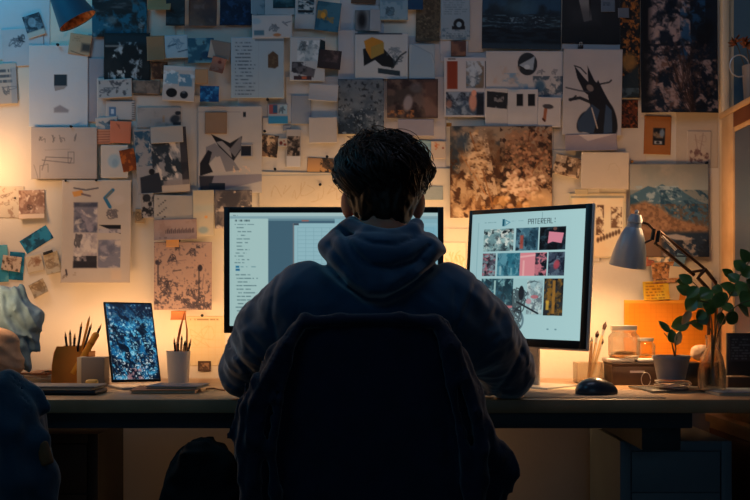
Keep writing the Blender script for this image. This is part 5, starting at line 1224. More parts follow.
# sea-glass pebble and dried bulb behind
o = MB().ball((0, 0, 0), .012, (1.5, 1.1, .75)).build('pebble', M['pot']); o.location = (Xp(685, 2.82), 2.82, DZ+.009); tag(o, 'smooth grey pebble behind the grey plant pot', 'pebble')
f = Field((-.05, -.05, -.05), (.05, .05, .05), .003); f.ell((0, 0, 0), (.026, .024, .022), 0).cap((.015, 0, .012), (.03, 0, .026), .008, .003, .01); f.warp(lambda X, Y_, Z: folds(X, Y_, Z, .02, 4, .002))
o = f.mesh('dried_bulb', M['beige']); o.location = (Xp(700, 2.86), 2.86, Zp(353, 2.86)); tag(o, 'pale onion-shaped dried bulb on the black box behind the glass vase', 'bulb')
zt = Zp(353, 2.86)-.026-DZ
o = MB().box(-.05, -.035, 0, .05, .035, zt, .002).build('storage_box', M['black']); o.location = (Xp(699, 2.88), 2.88, DZ); tag(o, 'black box behind the glass vase of trailing plant', 'box')
# glass vase and trailing plant
Yv = 2.64; zv = DZ
t = empty('glass_vase', (Xp(712, Yv), Yv, zv), 'clear glass vase holding the trailing plant stems', 'vase'); h = Zp(335, Yv)-zv; r = .034
MB().lathe([(0, 0), (r*.85, 0), (r, .012), (r*1.02, h*.35), (r*.8, h*.62), (r*.42, h*.8), (r*.5, h), (r*.45, h), (r*.37, h*.8), (r*.74, h*.61), (r*.95, h*.35), (r*.92, .014), (0, .006)], None, 48).build('body', M['glass'], t)
t = empty('trailing_plant', (Xp(712, Yv), Yv, zv+.01), 'trailing green plant with round leaves rising from the glass vase', 'plant')
tl = Vector(t.location)
stems = [[(712, 384, 0), (712, 350, 0), (712, 325, .0), (708, 305, .03), (700, 290, .05), (690, 279, .07)], [(713, 384, 0), (712, 352, 0), (711, 330, 0), (700, 322, .0), (686, 325, -.02)], [(712, 384, 0), (714, 348, 0), (718, 320, 0), (730, 296, .02), (742, 272, 0), (752, 258, -.02)], [(711, 384, 0), (713, 345, 0), (716, 325, .02), (712, 305, 0), (694, 300, -.02)], [(713, 384, 0), (714, 348, 0), (725, 318, -.04), (738, 305, -.05), (752, 300, -.06)]]
for s in stems:
    q = [W(a, b_, Yv+c_)-tl for a, b_, c_ in s]
    P = []
    for i in range(len(q)-1):
        p0, p1, p2, p3 = q[max(i-1, 0)], q[i], q[i+1], q[min(i+2, len(q)-1)]
        for u in (0, .25, .5, .75): P.append(.5*((2*p1)+(p2-p0)*u+(2*p0-5*p1+4*p2-p3)*u*u+(p3-p0+3*p1-3*p2)*u**3))
    P.append(q[-1]); MB().tube(P, [.0024-.0012*i/len(P) for i in range(len(P))], 7).build('stem', M['stem'], t)
LV = [(692, 283, 680, 275, 8), (698, 287, 688, 297, 9), (690, 294, 678, 286, 11), (700, 297, 712, 291, 14), (697, 300, 686, 309, 13), (712, 297, 724, 304, 14), (700, 300, 690, 296, 9), (690, 322, 672, 326, 13), (697, 321, 708, 314, 12), (703, 328, 692, 322, 9), (716, 310, 704, 304, 13), (722, 305, 733, 311, 11), (728, 300, 716, 296, 10), (730, 296, 738, 285, 12), (734, 290, 722, 284, 9), (738, 282, 729, 274, 9), (742, 276, 753, 268, 13), (744, 270, 735, 261, 10), (748, 262, 742, 250, 9), (740, 302, 752, 296, 14), (738, 306, 750, 314, 13), (726, 314, 738, 322, 11), (706, 306, 697, 299, 10), (688, 281, 678, 281, 7), (706, 312, 697, 318, 9), (736, 292, 748, 286, 14), (742, 292, 756, 304, 15), (716, 316, 726, 322, 11), (712, 288, 722, 292, 10), (746, 280, 756, 290, 14), (732, 276, 724, 270, 7)]
rr = random.Random(12)
for k, (a, b_, c_, d_, w_) in enumerate(LV):
    dy = rr.uniform(-.05, .06); p0 = W(a, b_, Yv+dy)-tl; p1 = W(c_, d_, Yv+dy+rr.uniform(-.02, .02))-tl
    MB().leaf(p0, p1-p0, (rr.uniform(-.5, .5), -1, rr.uniform(-.2, .8)), (p1-p0).length*1.08, w_/F*Yv*1.25, .15, .0009).build('leaf', M['leaf'], t)
p0 = W(690, 310, Yv)-tl; p1 = W(683, 325, Yv)-tl
MB().leaf(p0, p1-p0, (.2, -1, .2), (p1-p0).length, .022, .2).build('leaf', M['leafp'], t)['label'] = 'pale leaf with backlight in its colour'  # cream colour stands in for light shining through the leaf
# books and dark board at the far right
Y = 2.56
o = empty('notebook', (Xp(757, Y), Y+.05, DZ), 'thin blue-grey notebook lying at the right end of the desk', 'notebook')
MB().box(-.10, -.07, .0006, .055, .07, .007, .001).build('pages', M['pap'], o); MB().box(-.102, -.072, 0, .056, .072, .0006).box(-.102, -.072, .0072, .056, .072, .0092, .0006).build('cover', M['book'], o)
Y = 2.82
t = empty('display_board', (Xp(742, Y), Y, DZ), 'dark upright board with grey printed lines behind the vase', 'board')
hb = Zp(333, Y)-DZ
MB().box(Xp(727, Y)-t.location.x, 0, 0, Xp(755, Y)-t.location.x, .012, hb, .002).build('board', M['dark'], t)
c = Cv(729, 336, 754, 362, '#2e3238', 1.6); c.text(731, 338, 752, 360, 8, '#6c747c', .7, 3)
me = grid_mesh('printed_panel', c, Xp(754, Y)-Xp(729, Y), Zp(336, Y)-Zp(362, Y), lambda U, V: U*0, .0004); me.materials.append(PRINT)
o = bpy.data.objects.new('printed_panel', me); o.location = (Xp(741.5, Y)-t.location.x, -.001, Zp(349, Y)-DZ); link(o, t)
o = MB().box(-.035, -.03, 0, .03, .03, .035, .002).build('storage_box', M['boxd']); o.location = (Xp(740, 2.72), 2.74, DZ); tag(o, 'small dark box in front of the upright dark board', 'box')

# ================================================================ adjustable desk lamp
Yl = 2.86
top = W(636, 214, Yl); mouth = W(627.5, 266, Yl+.026); ax = (mouth-top); L = ax.length
bx, by = Xp(708, 3.05), 3.05
t = empty('desk_lamp', (bx, by, DZ), 'adjustable desk lamp with a blue-grey shade and bronze arms', 'lamp'); tl = Vector(t.location)
Q = 1/F*Yl
prof = [(0, 0), (.0075*1.9, .001), (7.4*Q, 5*Q), (7.8*Q, 8*Q), (7.0*Q, 9*Q), (7.2*Q, 13*Q), (8.8*Q, 15*Q), (11.4*Q, 21*Q), (14.0*Q, 29*Q), (16.2*Q, 38*Q), (17.8*Q, 48*Q), (18.4*Q, 53*Q), (18.0*Q, 53.2*Q), (17.1*Q, 48*Q), (13.4*Q, 29*Q), (8.0*Q, 16*Q), (0, 15.5*Q)]
b = MB(); axis_lathe(b, prof, top-tl, ax, 56); b.build('lamp_shade', M['shade'], t)
b = MB(); axis_lathe(b, [(7.6*Q, 16.2*Q), (13.2*Q, 29*Q), (16.9*Q, 48*Q), (16.7*Q, 48*Q), (12.9*Q, 29*Q), (7.3*Q, 16.4*Q)], top-tl, ax, 40); b.build('shade_lining', M['shadein'], t)
MB().ball(top-tl+Vector((.002, 0, .006)), .006).build('knob', M['shade'], t)
bp = top+ax*.62
MB().ball(bp-tl, .018).build('bulb', M['bulb'], t)
j1 = W(655, 233, Yl+.01); j2 = W(703, 273, 2.92); 
MB().tube([W(641, 222, Yl)-tl, W(648, 224, Yl)-tl, W(653, 229, Yl)-tl], .004, 8).tube([W(644, 243, Yl)-tl, W(653, 239, Yl)-tl], .003, 8).build('shade_bracket', M['steel'], t)
b = MB(); b.tube([W(654, 229, Yl-.006)-tl, W(652, 240, Yl-.006)-tl], .0055, 8).tube([W(659, 231, Yl-.006)-tl, W(657, 242, Yl-.006)-tl], .0055, 8).build('knuckle', M['black'], t)
MB().tube([W(659, 231, Yl)-tl, W(705, 269, 2.92)-tl], .0042, 8).build('arm_bar', M['steel'], t)
MB().tube([W(655, 243, Yl)-tl, W(694, 275, 2.92)-tl], .0052, 8).build('arm_bar', M['steel'], t)
MB().tube([W(662, 236, Yl-.005)-tl, W(676, 250, Yl-.005)-tl], .0036, 8).build('spring', M['alu'], t)
MB().tube([W(705, 269, 2.92)-tl, W(698, 278, 2.92)-tl, W(709, 290, 2.92)-tl], .006, 8).tube([W(705, 269, 2.92)-tl, W(716, 283, 2.92)-tl], .0055, 8).tube([W(692, 272, 2.92)-tl, W(704, 270, 2.92)-tl], .004, 8).build('elbow_bracket', M['steel'], t)
MB().tube([W(709, 290, 2.92)-tl, (0, 0, .03)], .005, 8).build('lower_arm', M['steel'], t)
MB().tube([W(716, 283, 2.92)-tl, (.02, 0, .03)], .004, 8).build('lower_arm', M['steel'], t)
MB().lathe([(0, 0), (.050, 0), (.054, .004), (.052, .014), (.02, .02), (.012, .035), (0, .036)], None, 48).build('base', M['steel'], t)
LAMP = bp
def creases(X, Y_, Z):
    px = CX+F*X/Y_; py = HY-F*(Z-CZ)/Y_
    d = 0*X
    for pts, w, a in SEAMS:
        dm = np.full(X.shape, 1e9)
        for (ax_, ay), (bx_, by_) in zip(pts, pts[1:]):
            L2 = (bx_-ax_)**2+(by_-ay)**2
            t_ = np.clip(((px-ax_)*(bx_-ax_)+(py-ay)*(by_-ay))/L2, 0, 1)
            dm = np.minimum(dm, np.hypot(px-ax_-t_*(bx_-ax_), py-ay-t_*(by_-ay)))
        d = d+a*np.exp(-(dm/w)**2)
    return d*(Y_ < 2.6)
# ================================================================ office chair, jacket, bag, left coat
Yj = 2.05
XJ = lambda px: Xp(px, Yj)
rowsJ = [(309, 316, 434), (314, 300, 445), (322, 292, 451), (330, 286, 455), (345, 273, 460), (360, 262, 464), (375, 253, 470), (400, 241, 479), (430, 236, 489), (452, 237, 497), (470, 237, 504), (485, 238, 502), (500, 240, 497), (540, 243, 490), (600, 250, 480)]
def jrow(inset, dep):
    r = []
    for py, a, b_ in rowsJ:
        x0, x1 = XJ(a)+inset+.010, XJ(b_)-inset-.010; top = .35 if py == 309 else .75 if py == 314 else 1
        r.append((Zp(py, Yj)-.012-(inset if py < 330 else 0), (x0+x1)/2, 2.065, (x1-x0)/2, dep*top))
    return r
t = empty('office_chair', (0, 2.25, 0), 'office chair under the person, its back covered by a dark jacket', 'chair'); o3 = (0, 2.25, 0)
f = Field((-.3, 2.0, .42), (.3, 2.14, .95), .006)
f.loft([(z, -.02, 2.065, min(a, .13), .008) for z, c_, y, a, d in jrow(.06, .02) if z > .44], 0, 4)
at(f.mesh('backrest', M['bag'], t), o3)
at(MB().box(-.24, 2.155, .385, .24, 2.56, .438, .025, 4).build('seat', M['bag'], t), o3)
at(MB().tube([(0, 2.125, .365), (0, 2.075, .372), (0, 2.066, .40), (0, 2.065, .47)], .016, 10).build('back_bar', M['black'], t), o3)
at(MB().tube([(0, 2.3, .08), (0, 2.3, .25), (0, 2.3, .40)], [.028, .028, .02], 16).build('gas_column', M['black'], t), o3)
for k in range(5):
    a = R(72*k+20); e = Vector((math.cos(a)*.28, 2.3+math.sin(a)*.28, .07))
    at(MB().tube([(0, 2.3, .10), e], [.025, .016], 10).build('leg', M['black'], t), o3)
    at(MB().tube([e+Vector((-math.sin(a)*.012, math.cos(a)*.012, -.043)), e+Vector((math.sin(a)*.012, -math.cos(a)*.012, -.043))], .027, 20).build('caster', M['black'], t), o3)

f = Field((-.36, 1.95, .36), (.36, 2.17, 1.0), .005)
f.loft(jrow(0, .058), 0, 2.6)
# sleeves hanging at both sides, raised front edges and collar roll
L3 = lambda pts, r0, r1, k=.02: [f.cap(W(a[0], a[1], a[2]), W(b_[0], b_[1], b_[2]), r0+(r1-r0)*i/len(pts), r0+(r1-r0)*(i+1)/len(pts), k) for i, (a, b_) in enumerate(zip(pts, pts[1:]))]
L3([(458, 360, 2.03), (471, 395, 2.02), (483, 430, 2.02), (496, 456, 2.03), (503, 470, 2.04)], .016, .020)
L3([(503, 470, 2.04), (486, 500, 2.05)], .018, .016)
L3([(304, 318, 2.02), (287, 345, 2.0), (268, 376, 1.995), (257, 404, 1.995), (253, 440, 1.995), (254, 480, 2.0), (258, 530, 2.01)], .011, .013, .010)
L3([(298, 328, 2.03), (276, 354, 2.02), (258, 382, 2.01), (249, 408, 2.01), (245, 450, 2.01), (247, 530, 2.01)], .010, .012, .010)
L3([(290, 356, 1.998), (279, 400, 1.99), (272, 450, 1.99), (276, 490, 2.0), (280, 530, 2.005)], .007, .010, .012)
L3([(442, 320, 2.02), (453, 345, 2.0), (461, 378, 1.995), (473, 412, 1.995), (480, 450, 1.995), (480, 530, 2.005)], .009, .012, .010)
L3([(436, 322, 2.01), (444, 350, 2.0), (452, 385, 1.995), (462, 430, 1.995), (468, 480, 2.0), (468, 530, 2.005)], .006, .008, .010)
L3([(308, 322, 2.015), (340, 320, 2.01), (400, 319, 2.01), (434, 323, 2.015)], .012, .012, .014)
hz = lambda X, Y_, Z: folds(X*1.6+Z*.35*np.sign(X+.03), Y_, Z, .08, 31, .006, (1, 1, 3.2))*sstep(.06, .2, np.abs(X+.02))+folds(X*1.5, Y_, Z, .03, 8, .0028, (1, 1, 2))*sstep(.10, .2, np.abs(X+.02))
f.warp(hz)
SEAMS = [([(299, 322), (280, 350), (262, 382), (248, 412), (245, 450)], 1.3, -.004), ([(306, 330), (290, 362), (276, 400), (268, 440)], 1.3, .004), ([(440, 322), (456, 352), (468, 392), (482, 430)], 1.3, -.004), ([(432, 330), (444, 360), (456, 400), (466, 440)], 1.3, .004), ([(304, 330), (350, 326), (400, 326), (436, 330)], 1.3, .003)]
f.warp(creases)
f.D = np.maximum(f.D, -(f.D+.011)); f.D = np.maximum(f.D, .392-f.ax[2][None, None, :])
tag(f.mesh('jacket', M['jack'], origin=(-.02, 2.05, .39)), 'midnight-blue jacket draped over the back of the office chair', 'jacket')

# black bag on the floor, left of the chair
f = Field((-.52, 2.28, -.02), (-.24, 2.56, .74), .007); Yb = 2.42
bx = lambda px: Xp(px, Yb)
R_ = [(443.5, 192, 208), (446, 187, 216), (452, 181, 226), (463, 174, 234), (480, 169, 241), (500, 164, 246), (560, 160, 246), (640, 160, 242)]
rows = [(Zp(y, Yb), (bx(a)+bx(b_))/2, Yb, (bx(b_)-bx(a))/2, .055 if i == 0 else .085) for i, (y, a, b_) in enumerate(R_)]
rows.append((.012, rows[-1][1], Yb, .09, .09))
f.loft(rows, 0, 2.5); f.warp(lambda X, Y_, Z: folds(X-.4*Z, Y_, Z+.3*X, .10, 6, .013, (1, 1, 1.6)))
f.D = np.maximum(f.D, .002-f.ax[2][None, None, :])
t = tag(f.mesh('backpack', M['bag'], origin=(bx(201), Yb, 0)), 'black rounded bag standing left of the office chair', 'bag')

# second chair with a dark blue coat at the left edge
Yc = 2.0
t = empty('side_chair', (-.86, Yc+.2, 0), 'wooden chair at the left edge hidden under a dark blue coat', 'chair'); o3 = (-.86, Yc+.2, 0)
at(MB().box(-1.04, Yc-.007, .52, -.74, Yc+.007, .68, .004).build('backrest', M['darkcab'], t), o3)
at(MB().box(-1.06, Yc+.11, .42, -.66, Yc+.46, .45, .01).build('seat', M['darkcab'], t), o3)
for x in (-1.02, -.76):
    at(MB().box(x-.013, Yc-.013, 0, x+.013, Yc+.013, .68 if False else .66, .004).build('leg', M['darkcab'], t), o3)
    at(MB().box(x-.015, Yc+.42, 0, x+.015, Yc+.45, .42, .004).build('leg', M['darkcab'], t), o3)
f = Field((-1.2, Yc-.14, .22), (-.50, Yc+.14, .92), .006)
rows = []
for y, x in [(374, -30), (378, 4), (384, 22), (392, 33), (405, 36), (425, 43), (448, 49), (462, 52), (476, 48), (500, 48), (560, 50), (640, 50), (690, 46)]:
    xr = Xp(x, Yc); xl = -1.16 if y > 380 else -1.1+.0*y
    rows.append((Zp(y, Yc), (xr+xl)/2, Yc, (xr-xl)/2, .05 if y < 376 else .075))
f.loft(rows, 0, 2.6)
L3([(6, 388, 1.96), (22, 412, 1.94), (33, 440, 1.94), (38, 475, 1.95), (38, 560, 1.96), (38, 640, 1.96)], .028, .030)
L3([(0, 392, 1.93), (10, 430, 1.91), (14, 480, 1.92), (16, 560, 1.93), (16, 640, 1.94)], .02, .03)
L3([(20, 384, 1.98), (34, 394, 1.98), (44, 408, 1.98)], .018, .016)
f.warp(lambda X, Y_, Z: folds(X*1.4+Z*.3, Y_, Z, .11, 17, .008, (1, 1, 4))+drape(X, Z, .10, .25, 12, .003, 2))
f.D = np.maximum(f.D, -(f.D+.011)); f.D = np.maximum(f.D, .255-f.ax[2][None, None, :])
tag(f.mesh('coat', M['coat'], origin=(-.86, Yc, .25)), 'dark blue fleece coat hanging over the chair at the left edge', 'coat')
cz_ = W(52, 449, 1.985); o = MB().box(-.012, -.006, -.022, .012, .006, .022, .005, 3).build('leather_tag', M['rustcl']); o.location = cz_+Vector((.004, -.058, 0)); o.rotation_euler.y = R(-18)
o['label'] = 'brown leather tag'; o.parent = bpy.data.objects['coat']; o.location = o.location-Vector((-.86, Yc, .25))

# ================================================================ the person
HX, HYY, HZ = .018, 2.335, 1.205
f = Field((-.48, 2.12, -.01), (.48, 3.02, 1.36), .006)
f.ell((HX, HYY, HZ+.035), (.076, .096, .086), .0).ell((HX, HYY+.025, HZ-.03), (.064, .078, .095), .03).cap((HX, HYY+.045, HZ-.085), (HX, HYY+.075, HZ-.105), .030, .026, .03)
f.cap((HX, HYY-.035, HZ-.03), (.012, 2.255, 1.045), .054, .062, .03).cap((-.16, 2.27, .985), (.16, 2.27, .985), .05, .05, .05)
f.loft([(.50, 0, 2.30, .15, .10), (.62, 0, 2.29, .14, .095), (.80, 0, 2.285, .15, .09), (.95, 0, 2.28, .165, .085), (1.02, 0, 2.275, .12, .06)], .04)
f.cap((HX, HYY+.10, HZ+.01), (HX, HYY+.118, HZ-.018), .010, .014, .012).cap((HX-.02, HYY+.098, HZ-.062), (HX+.02, HYY+.098, HZ-.062), .007, .007, .008)   # nose, lips
for s in (-1, 1):
    f.ell((HX+s*.03, HYY+.088, HZ+.012), (.013, .011, .010), .008)
    ec = (HX+s*.080, HYY-.010, HZ-.020)
    f.ell(ec, (.010, .021, .032), .008, rot=(8, s*12, -s*38)).ell((ec[0]-s*.002, ec[1]+.008, ec[2]-.022), (.006, .010, .012), .006)
    sh, el, wr = (s*.165, 2.26, .975), (-.303 if s < 0 else .312, 2.475, .795), (s*.13+.01, 2.66, .780)
    f.cap(sh, el, .048, .040, .03).cap(el, wr, .038, .026, .02)
    hc = (s*.10+.01, 2.70, .781)
    f.cap(wr, hc, .024, .020, .015, (1.25, 1, .7)).ell(hc, (.040, .042, .014), .012)
    for i, (dx, L_) in enumerate([(-.028, .062), (-.009, .072), (.010, .068), (.027, .052)]):
        b0 = (hc[0]+dx*(-s)*-1, hc[1]+.03, hc[2]+.004); m_ = (b0[0]+dx*.15, b0[1]+L_*.5, b0[2]+.012); e_ = (m_[0], m_[1]+L_*.42, DZ+.029)
        f.cap(b0, m_, .0085, .008, .006).cap(m_, e_, .008, .0065, .004)
    tb = (hc[0]-s*.03, hc[1]-.005, hc[2]); f.cap(tb, (tb[0]-s*.028, tb[1]+.03, tb[2]), .011, .009, .01).cap((tb[0]-s*.028, tb[1]+.03, tb[2]), (tb[0]-s*.030, tb[1]+.055, DZ+.030), .009, .007, .005)
    hip, kn, an = (s*.09, 2.32, .53), (s*.13, 2.74, .54), (s*.13, 2.72, .10)
    f.cap(hip, kn, .072, .052, .04).cap(kn, (an[0], an[1], .30), .050, .050, .02).cap((an[0], an[1], .30), an, .050, .032, .02).cap(an, (an[0], an[1]+.17, .035), .034, .030, .02).ell((an[0], an[1]-.03, .035), (.034, .04, .033), .02)
f.D = np.maximum(f.D, .002-f.ax[2][None, None, :])
P = f.mesh('person', M['skin'], origin=(0, 2.32, 0), relax=1)
tag(P, 'person with tousled dark hair in a navy hoodie, seen from behind at the desk', 'person')
PO = Vector((0, 2.32, 0))
def kid(o): o.parent = P; o.location = Vector(o.location)-PO; return o

# hoodie
f = Field((-.45, 2.08, .50), (.45, 2.80, 1.16), .005)
f.loft([(.52, 0, 2.30, .18, .13), (.66, 0, 2.295, .178, .132), (.80, 0, 2.29, .190, .132), (.90, 0, 2.285, .205, .128), (.96, .002, 2.282, .205, .118), (1.005, .004, 2.28, .180, .102), (1.04, .008, 2.278, .13, .085), (1.075, .012, 2.275, .08, .07)], .0, 2.3)
for s in (-1, 1):
    el = (-.302 if s < 0 else .312, 2.47, .806)
    f.cap((s*.150, 2.265, .968), (s*.226, 2.335, .900), .088, .080, .05)
    f.cap((s*.226, 2.335, .900), (el[0]*.93, 2.425, .842), .080, .070, .03)
    f.cap((el[0]*.985, 2.45, .822), el, .060, .061, .014)
    f.cap(el, (s*.20, 2.60, .800), .061, .050, .02).cap((s*.20, 2.60, .80), (s*.145+.005, 2.645, .79), .046, .032, .02)
    f.cap((s*.15+.005, 2.64, .79), (s*.135+.005, 2.650, .79), .032, .031, .004)
SEAMS = [([(283, 266), (274, 290), (271, 315), (276, 342)], 2.0, .0035), ([(477, 278), (470, 300), (459, 324), (452, 345)], 2.0, .0035), ([(472, 276), (465, 300), (454, 324)], 3.5, -.002),
         ([(494, 396), (510, 374), (521, 352)], 2.5, .007), ([(229, 344), (242, 362), (262, 388)], 2.5, .007), ([(236, 331), (250, 352), (272, 372)], 2.2, .005), ([(224, 372), (232, 385), (246, 392)], 2.5, .004), ([(520, 348), (527, 362), (524, 380)], 2.5, .004)]
def hoodfold(X, Y_, Z):
    arm = sstep(.20, .27, np.abs(X))
    r = folds(X+Z*.6*np.sign(X), Y_, Z-np.abs(X)*.4, .055, 41, .0045, (2.2, 1, .8))*arm
    b_ = folds(X, Y_, Z+np.abs(X)*.7, .13, 51, .004, (2.4, 1, .7))*(1-arm)
    seam = .004*np.exp(-((np.abs(X-.003)-.165-.25*(.98-Z)*0)/.005)**2)*sstep(.86, .9, Z)*sstep(1.02, .98, Z)
    return r+b_+seam+creases(X, Y_, Z)
f.warp(hoodfold)
# hood: a collar roll around the neck and the pouch hanging on the upper back
rg = []
for a in np.linspace(0, 2*math.pi, 25):
    bk = max(0, -math.sin(a)); ft = max(0, math.sin(a))
    rg.append((.012+.098*math.cos(a), 2.262+.082*math.sin(a)-.012*bk, 1.088-.012*bk-.030*ft))
for a, b_ in zip(rg, rg[1:]): f.cap(a, b_, .030, .030, .012)
f.ell((.012, 2.262, 1.062), (.115, .085, .040), .02)
def h3(pts, r0, r1, k): 
    for i, (a, b_) in enumerate(zip(pts, pts[1:])):
        q0, q1 = r0+(r1-r0)*i/(len(pts)-1), r0+(r1-r0)*(i+1)/(len(pts)-1)
        f.cap(W(*a), W(*b_), q0, q1, k)
f.ell(W(374, 262, 2.185), (.095, .045, .055), .03, rot=(0, 0, 0)).ell(W(372, 280, 2.17), (.060, .036, .040), .03)
h3([(328, 251, 2.23), (340, 262, 2.19), (355, 277, 2.165), (372, 287, 2.155), (392, 285, 2.155), (412, 274, 2.165), (428, 260, 2.19), (434, 253, 2.22)], .022, .024, .012)
h3([(340, 240, 2.22), (358, 252, 2.175), (380, 258, 2.16), (405, 254, 2.165), (428, 250, 2.19)], .020, .026, .010)
f.ell(W(428, 254, 2.22), (.038, .045, .030), .015).ell(W(329, 251, 2.24), (.026, .04, .026), .015).cap(W(338, 235, 2.24), W(352, 225, 2.26), .018, .020, .012)
h3([(350, 226, 2.235), (368, 234, 2.19), (392, 238, 2.18), (412, 232, 2.205), (416, 226, 2.24)], .018, .018, .008)
SEAMS = [([(312, 250), (322, 262), (345, 284), (366, 299), (384, 301), (408, 290), (430, 272), (442, 258)], 4.5, .016), ([(343, 232), (354, 252), (370, 266), (392, 268), (414, 260), (430, 246)], 3.0, .010), ([(341, 228), (352, 235), (372, 243), (396, 245), (414, 238)], 2.2, .007),
         ([(330, 244), (342, 262), (358, 280)], 2.5, .006), ([(424, 262), (408, 278), (392, 288)], 2.5, .005)]
f.warp(creases)
f.ell(W(349, 232, 2.255), (.026, .03, .022), .01)
f.D = np.maximum(f.D, np.where((f.ax[1] > 2.44)[None, :, None], (DZ+.0015-f.ax[2])[None, None, :], -1))
H = kid(f.mesh('hoodie', M['hood'], P)); H['label'] = 'navy hooded sweatshirt'
# trousers and shoes
f = Field((-.25, 2.12, .06), (.25, 2.90, .70), .008)
f.loft([(.47, 0, 2.30, .175, .13), (.60, 0, 2.30, .165, .12)], 0)
for s in (-1, 1):
    f.cap((s*.09, 2.32, .54), (s*.13, 2.75, .55), .090, .068, .04).cap((s*.13, 2.75, .54), (s*.13, 2.73, .10), .066, .054, .03)
f.warp(lambda X, Y_, Z: folds(X, Y_, Z, .07, 9, .005, (2, 1, 1)))
kid(f.mesh('trousers', M['trous'], P))
for s in (-1, 1):
    f = Field((s*.13-.07, 2.62, -.01), (s*.13+.07, 3.0, .14), .006)
    f.cap((s*.13, 2.70, .045), (s*.13, 2.88, .034), .047, .043, .02, (1, 1, .9)).cap((s*.13, 2.72, .06), (s*.13, 2.73, .10), .042, .040, .03)
    f.D = np.maximum(f.D, .001-f.ax[2][None, None, :]); kid(f.mesh('shoe', M['shoe'], P))
# eyes
for s in (-1, 1):
    e = MB().ball((HX+s*.03, HYY+.094, HZ+.012), .0085).build('eye', M['white'], P); kid(e)

# hair: a cap of volume under several hundred curling locks
f = Field((-.15, 2.15, 1.06), (.19, 2.50, 1.38), .004)
f.ell((HX, HYY-.008, HZ+.048), (.093, .108, .082), 0).ell((HX, HYY-.040, HZ-.005), (.070, .072, .072), .03).ell((HX, HYY-.058, HZ-.045), (.052, .042, .045), .02)
f.warp(lambda X, Y_, Z: folds(X*1.5, Y_, Z, .03, 21, .006, (1, 1, 2))+.012*sstep(HYY+.055, HYY+.08, Y_)*sstep(HZ+.06, HZ, Z))
f.D = np.maximum(f.D, np.broadcast_to(np.minimum(f.ax[1][None, :, None]-(HYY+.072), (HZ+.05)-f.ax[2][None, None, :]), f.D.shape)*-1 if False else f.D)
cap_ = f.mesh('hair', M['hair'], P)
kid(cap_); cap_['label'] = 'tousled dark brown hair'
rr = random.Random(77); b = MB()
C0 = Vector((HX, HYY-.012, HZ+.035)); RA = Vector((.098, .112, .102))
def lock(az, el0, el1, lift, width, amp, ph, curlup):
    N = 22; pts, rad = [], []
    for i in range(N):
        t_ = i/(N-1); el = el0+(el1-el0)*t_+.05*math.sin(ph*3+t_*8)*t_
        a = az+amp*math.sin(ph+t_*12.5)*t_**.6*(1/max(.35, math.cos(max(el, -.9))))
        pr = 1+lift*math.sin(math.pi*min(1, t_*1.05))**.8+.085*math.cos(ph+t_*12.5)*t_**.7
        if t_ > .7: pr += curlup*(t_-.7)**1.3
        d = Vector((math.cos(a)*math.cos(el)*RA.x, math.sin(a)*math.cos(el)*RA.y, math.sin(el)*RA.z))
        if el < .12:
            k_ = min(1, (.12-el)/.95); d.x *= 1-.46*k_; d.y *= 1-.34*k_; d.z *= 1+.16*k_
        pts.append(C0+d*pr); rad.append(max(.0004, width*math.sin(math.pi*min(1, .12+t_*.88))**.6*(1-.55*t_)))
    b.tube(pts, rad, 6, .55)
CL = [[rr.random() for _ in range(6)] for _ in range(130)]
for k in range(780):
    q_ = CL[k % 130]; st_ = rr.getstate(); rr.seed(k % 130); base = [rr.random() for _ in range(12)]; rr.setstate(st_)
    az = base[0]*2*math.pi+rr.gauss(0, .055); el0 = .35+1.1*base[1]+rr.gauss(0, .05)
    back = max(0, -math.sin(az))
    if math.sin(az) > .55: el1 = .25+.25*base[2]
    else: el1 = -.26+.24*base[2]-.90*sstep(.25, .75, back)*(.6+.4*base[3])-.30*back
    el1 = max(el1, el0-2.3)
    lock(az, el0, el1, .03+.12*base[4]+rr.uniform(-.012, .012), rr.uniform(.0022, .0046), .10+.26*base[5], base[6]*6.3+rr.gauss(0, .12), -.2+1.3*base[7])
for k in range(230):
    az = rr.uniform(0, 2*math.pi); el0 = rr.uniform(.35, 1.45)
    back = max(0, -math.sin(az)); side = abs(math.cos(az))
    if math.sin(az) > .55: el1 = rr.uniform(.25, .5)
    else: el1 = rr.uniform(-.26, -.02)-.85*sstep(.25, .75, back)*rr.uniform(.6, 1)-.22*back
    el1 = max(el1, el0-1.7)
    lock(az, el0, el1, rr.uniform(.02, .13)*(1.0 if el0 > .8 else .8), rr.uniform(.0030, .0062), rr.uniform(.12, .30), rr.uniform(0, 6.3), rr.uniform(-.2, .9))
for k in range(150):   # finer strays that break up the outline
    az = rr.uniform(0, 2*math.pi); el0 = rr.uniform(.7, 1.5)
    lock(az, el0, max(el0-rr.uniform(.7, 1.5), -.5), rr.uniform(.10, .22), rr.uniform(.0010, .0022), rr.uniform(.12, .42), rr.uniform(0, 6.3), rr.uniform(-.2, .9))
o = b.build('hair_locks', M['hair'], cap_); o.location = Vector(o.location)-PO-Vector(cap_.location)
o.location = -PO - Vector(cap_.location)

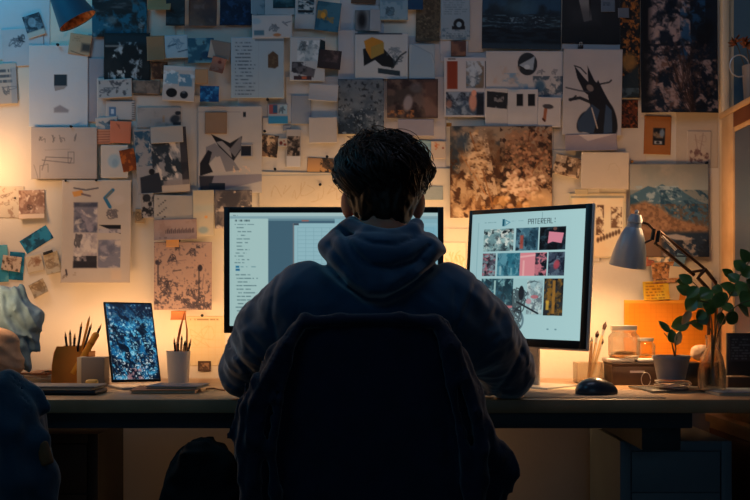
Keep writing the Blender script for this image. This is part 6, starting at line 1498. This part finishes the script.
# ================================================================ light
def light(kind, name, loc, power, col, size=.05, rot=None, sy=None, spread=None):
    l = bpy.data.lights.new(name, kind); l.energy = power; l.color = col
    if kind == 'AREA':
        l.shape = 'RECTANGLE' if sy else 'SQUARE'; l.size = size
        if sy: l.size_y = sy
        if spread: l.spread = spread
    else: l.shadow_soft_size = size
    if kind == 'SPOT': l.spot_size = spread; l.spot_blend = .8
    o = bpy.data.objects.new(name, l); o.location = loc
    if rot: o.rotation_euler = [R(a) for a in rot]
    COL.objects.link(o); o['kind'] = 'helper'; return o
def aim(o, p): o.rotation_euler = (Vector(p)-Vector(o.location)).to_track_quat('-Z', 'Y').to_euler(); return o
WARM = (1.0, .54, .24); WARM2 = (1.0, .59, .28); BLUE = (.07, .48, .80)
q = LAMP+ax.normalized()*.022
light('POINT', 'desk_lamp_light', q, 13, WARM2, .018)
light('POINT', 'left_lamp_light', W(-28, 162, 3.05), 2.6, WARM, .04)
light('POINT', 'left_desk_fill_light', (-1.02, 2.68, 1.02), 1.9, WARM, .08)
light('AREA', 'monitor_backlight', (-.15, 3.03, .86), 2.8, WARM, 1.5, (118, 0, 0), .03)
aim(light('AREA', 'wall_fill_light', (.05, 2.965, 1.10), 3.0, WARM2, .9, None, .12), (.05, 3.2, 1.16))  # added warm fill that lifts the middle of the wall
light('AREA', 'left_backlight', (-.85, 3.06, .86), .5, WARM, .6, (118, 0, 0), .03)
light('POINT', 'right_glow_light', (.84, 2.88, 1.22), 2.2, WARM, .05)
light('POINT', 'under_desk_fill_light', (.15, 3.0, .5), .35, WARM, .1)  # added fill for the warm leak under the desk, no lamp there
aim(light('AREA', 'rear_fill_light', (.5, -1.2, 1.1), 3.4, (.26, .50, .72), 1.4), (.3, 3, .6))  # added blue fill from behind the camera, no window is built there
light('POINT', 'under_desk_fill_light', (-.55, 2.8, .45), .2, WARM, .1)  # second added fill for the warm leak, left side
aim(light('AREA', 'dusk_light', (-1.35, 2.75, 2.25), 5, BLUE, .4), (-1.2, 3.2, 1.85))
aim(light('AREA', 'room_dusk_light', (-.9, 1.2, 2.5), 4.5, (.12, .46, .80), 1.0), (.1, 3.0, 1.5))
aim(light('AREA', 'upper_right_fill_light', (.45, 2.2, 2.5), 5.5, (.38, .46, .66), .8), (.55, 3.2, 1.7))  # added cool fill to brighten the upper right wall
wd_ = bpy.data.worlds.new('night'); bpy.context.scene.world = wd_; wd_.use_nodes = True
wd_.node_tree.nodes['Background'].inputs[0].default_value = (.02, .05, .10, 1); wd_.node_tree.nodes['Background'].inputs[1].default_value = .3

# ================================================================ camera
cam = bpy.data.cameras.new('camera'); co = bpy.data.objects.new('camera', cam); COL.objects.link(co)
co.location = (0, 0, CZ); co.rotation_euler = (R(90), 0, 0)
cam.sensor_width = 36; cam.lens = F/750*36; cam.shift_y = (HY-250)/750; cam.clip_end = 20; cam.clip_start = .05
sc = bpy.context.scene; sc.camera = co
sc.view_settings.view_transform = 'Standard'; sc.view_settings.look = 'None'; sc.view_settings.exposure = 0; sc.view_settings.gamma = 1; sc.view_settings.use_curve_mapping = False
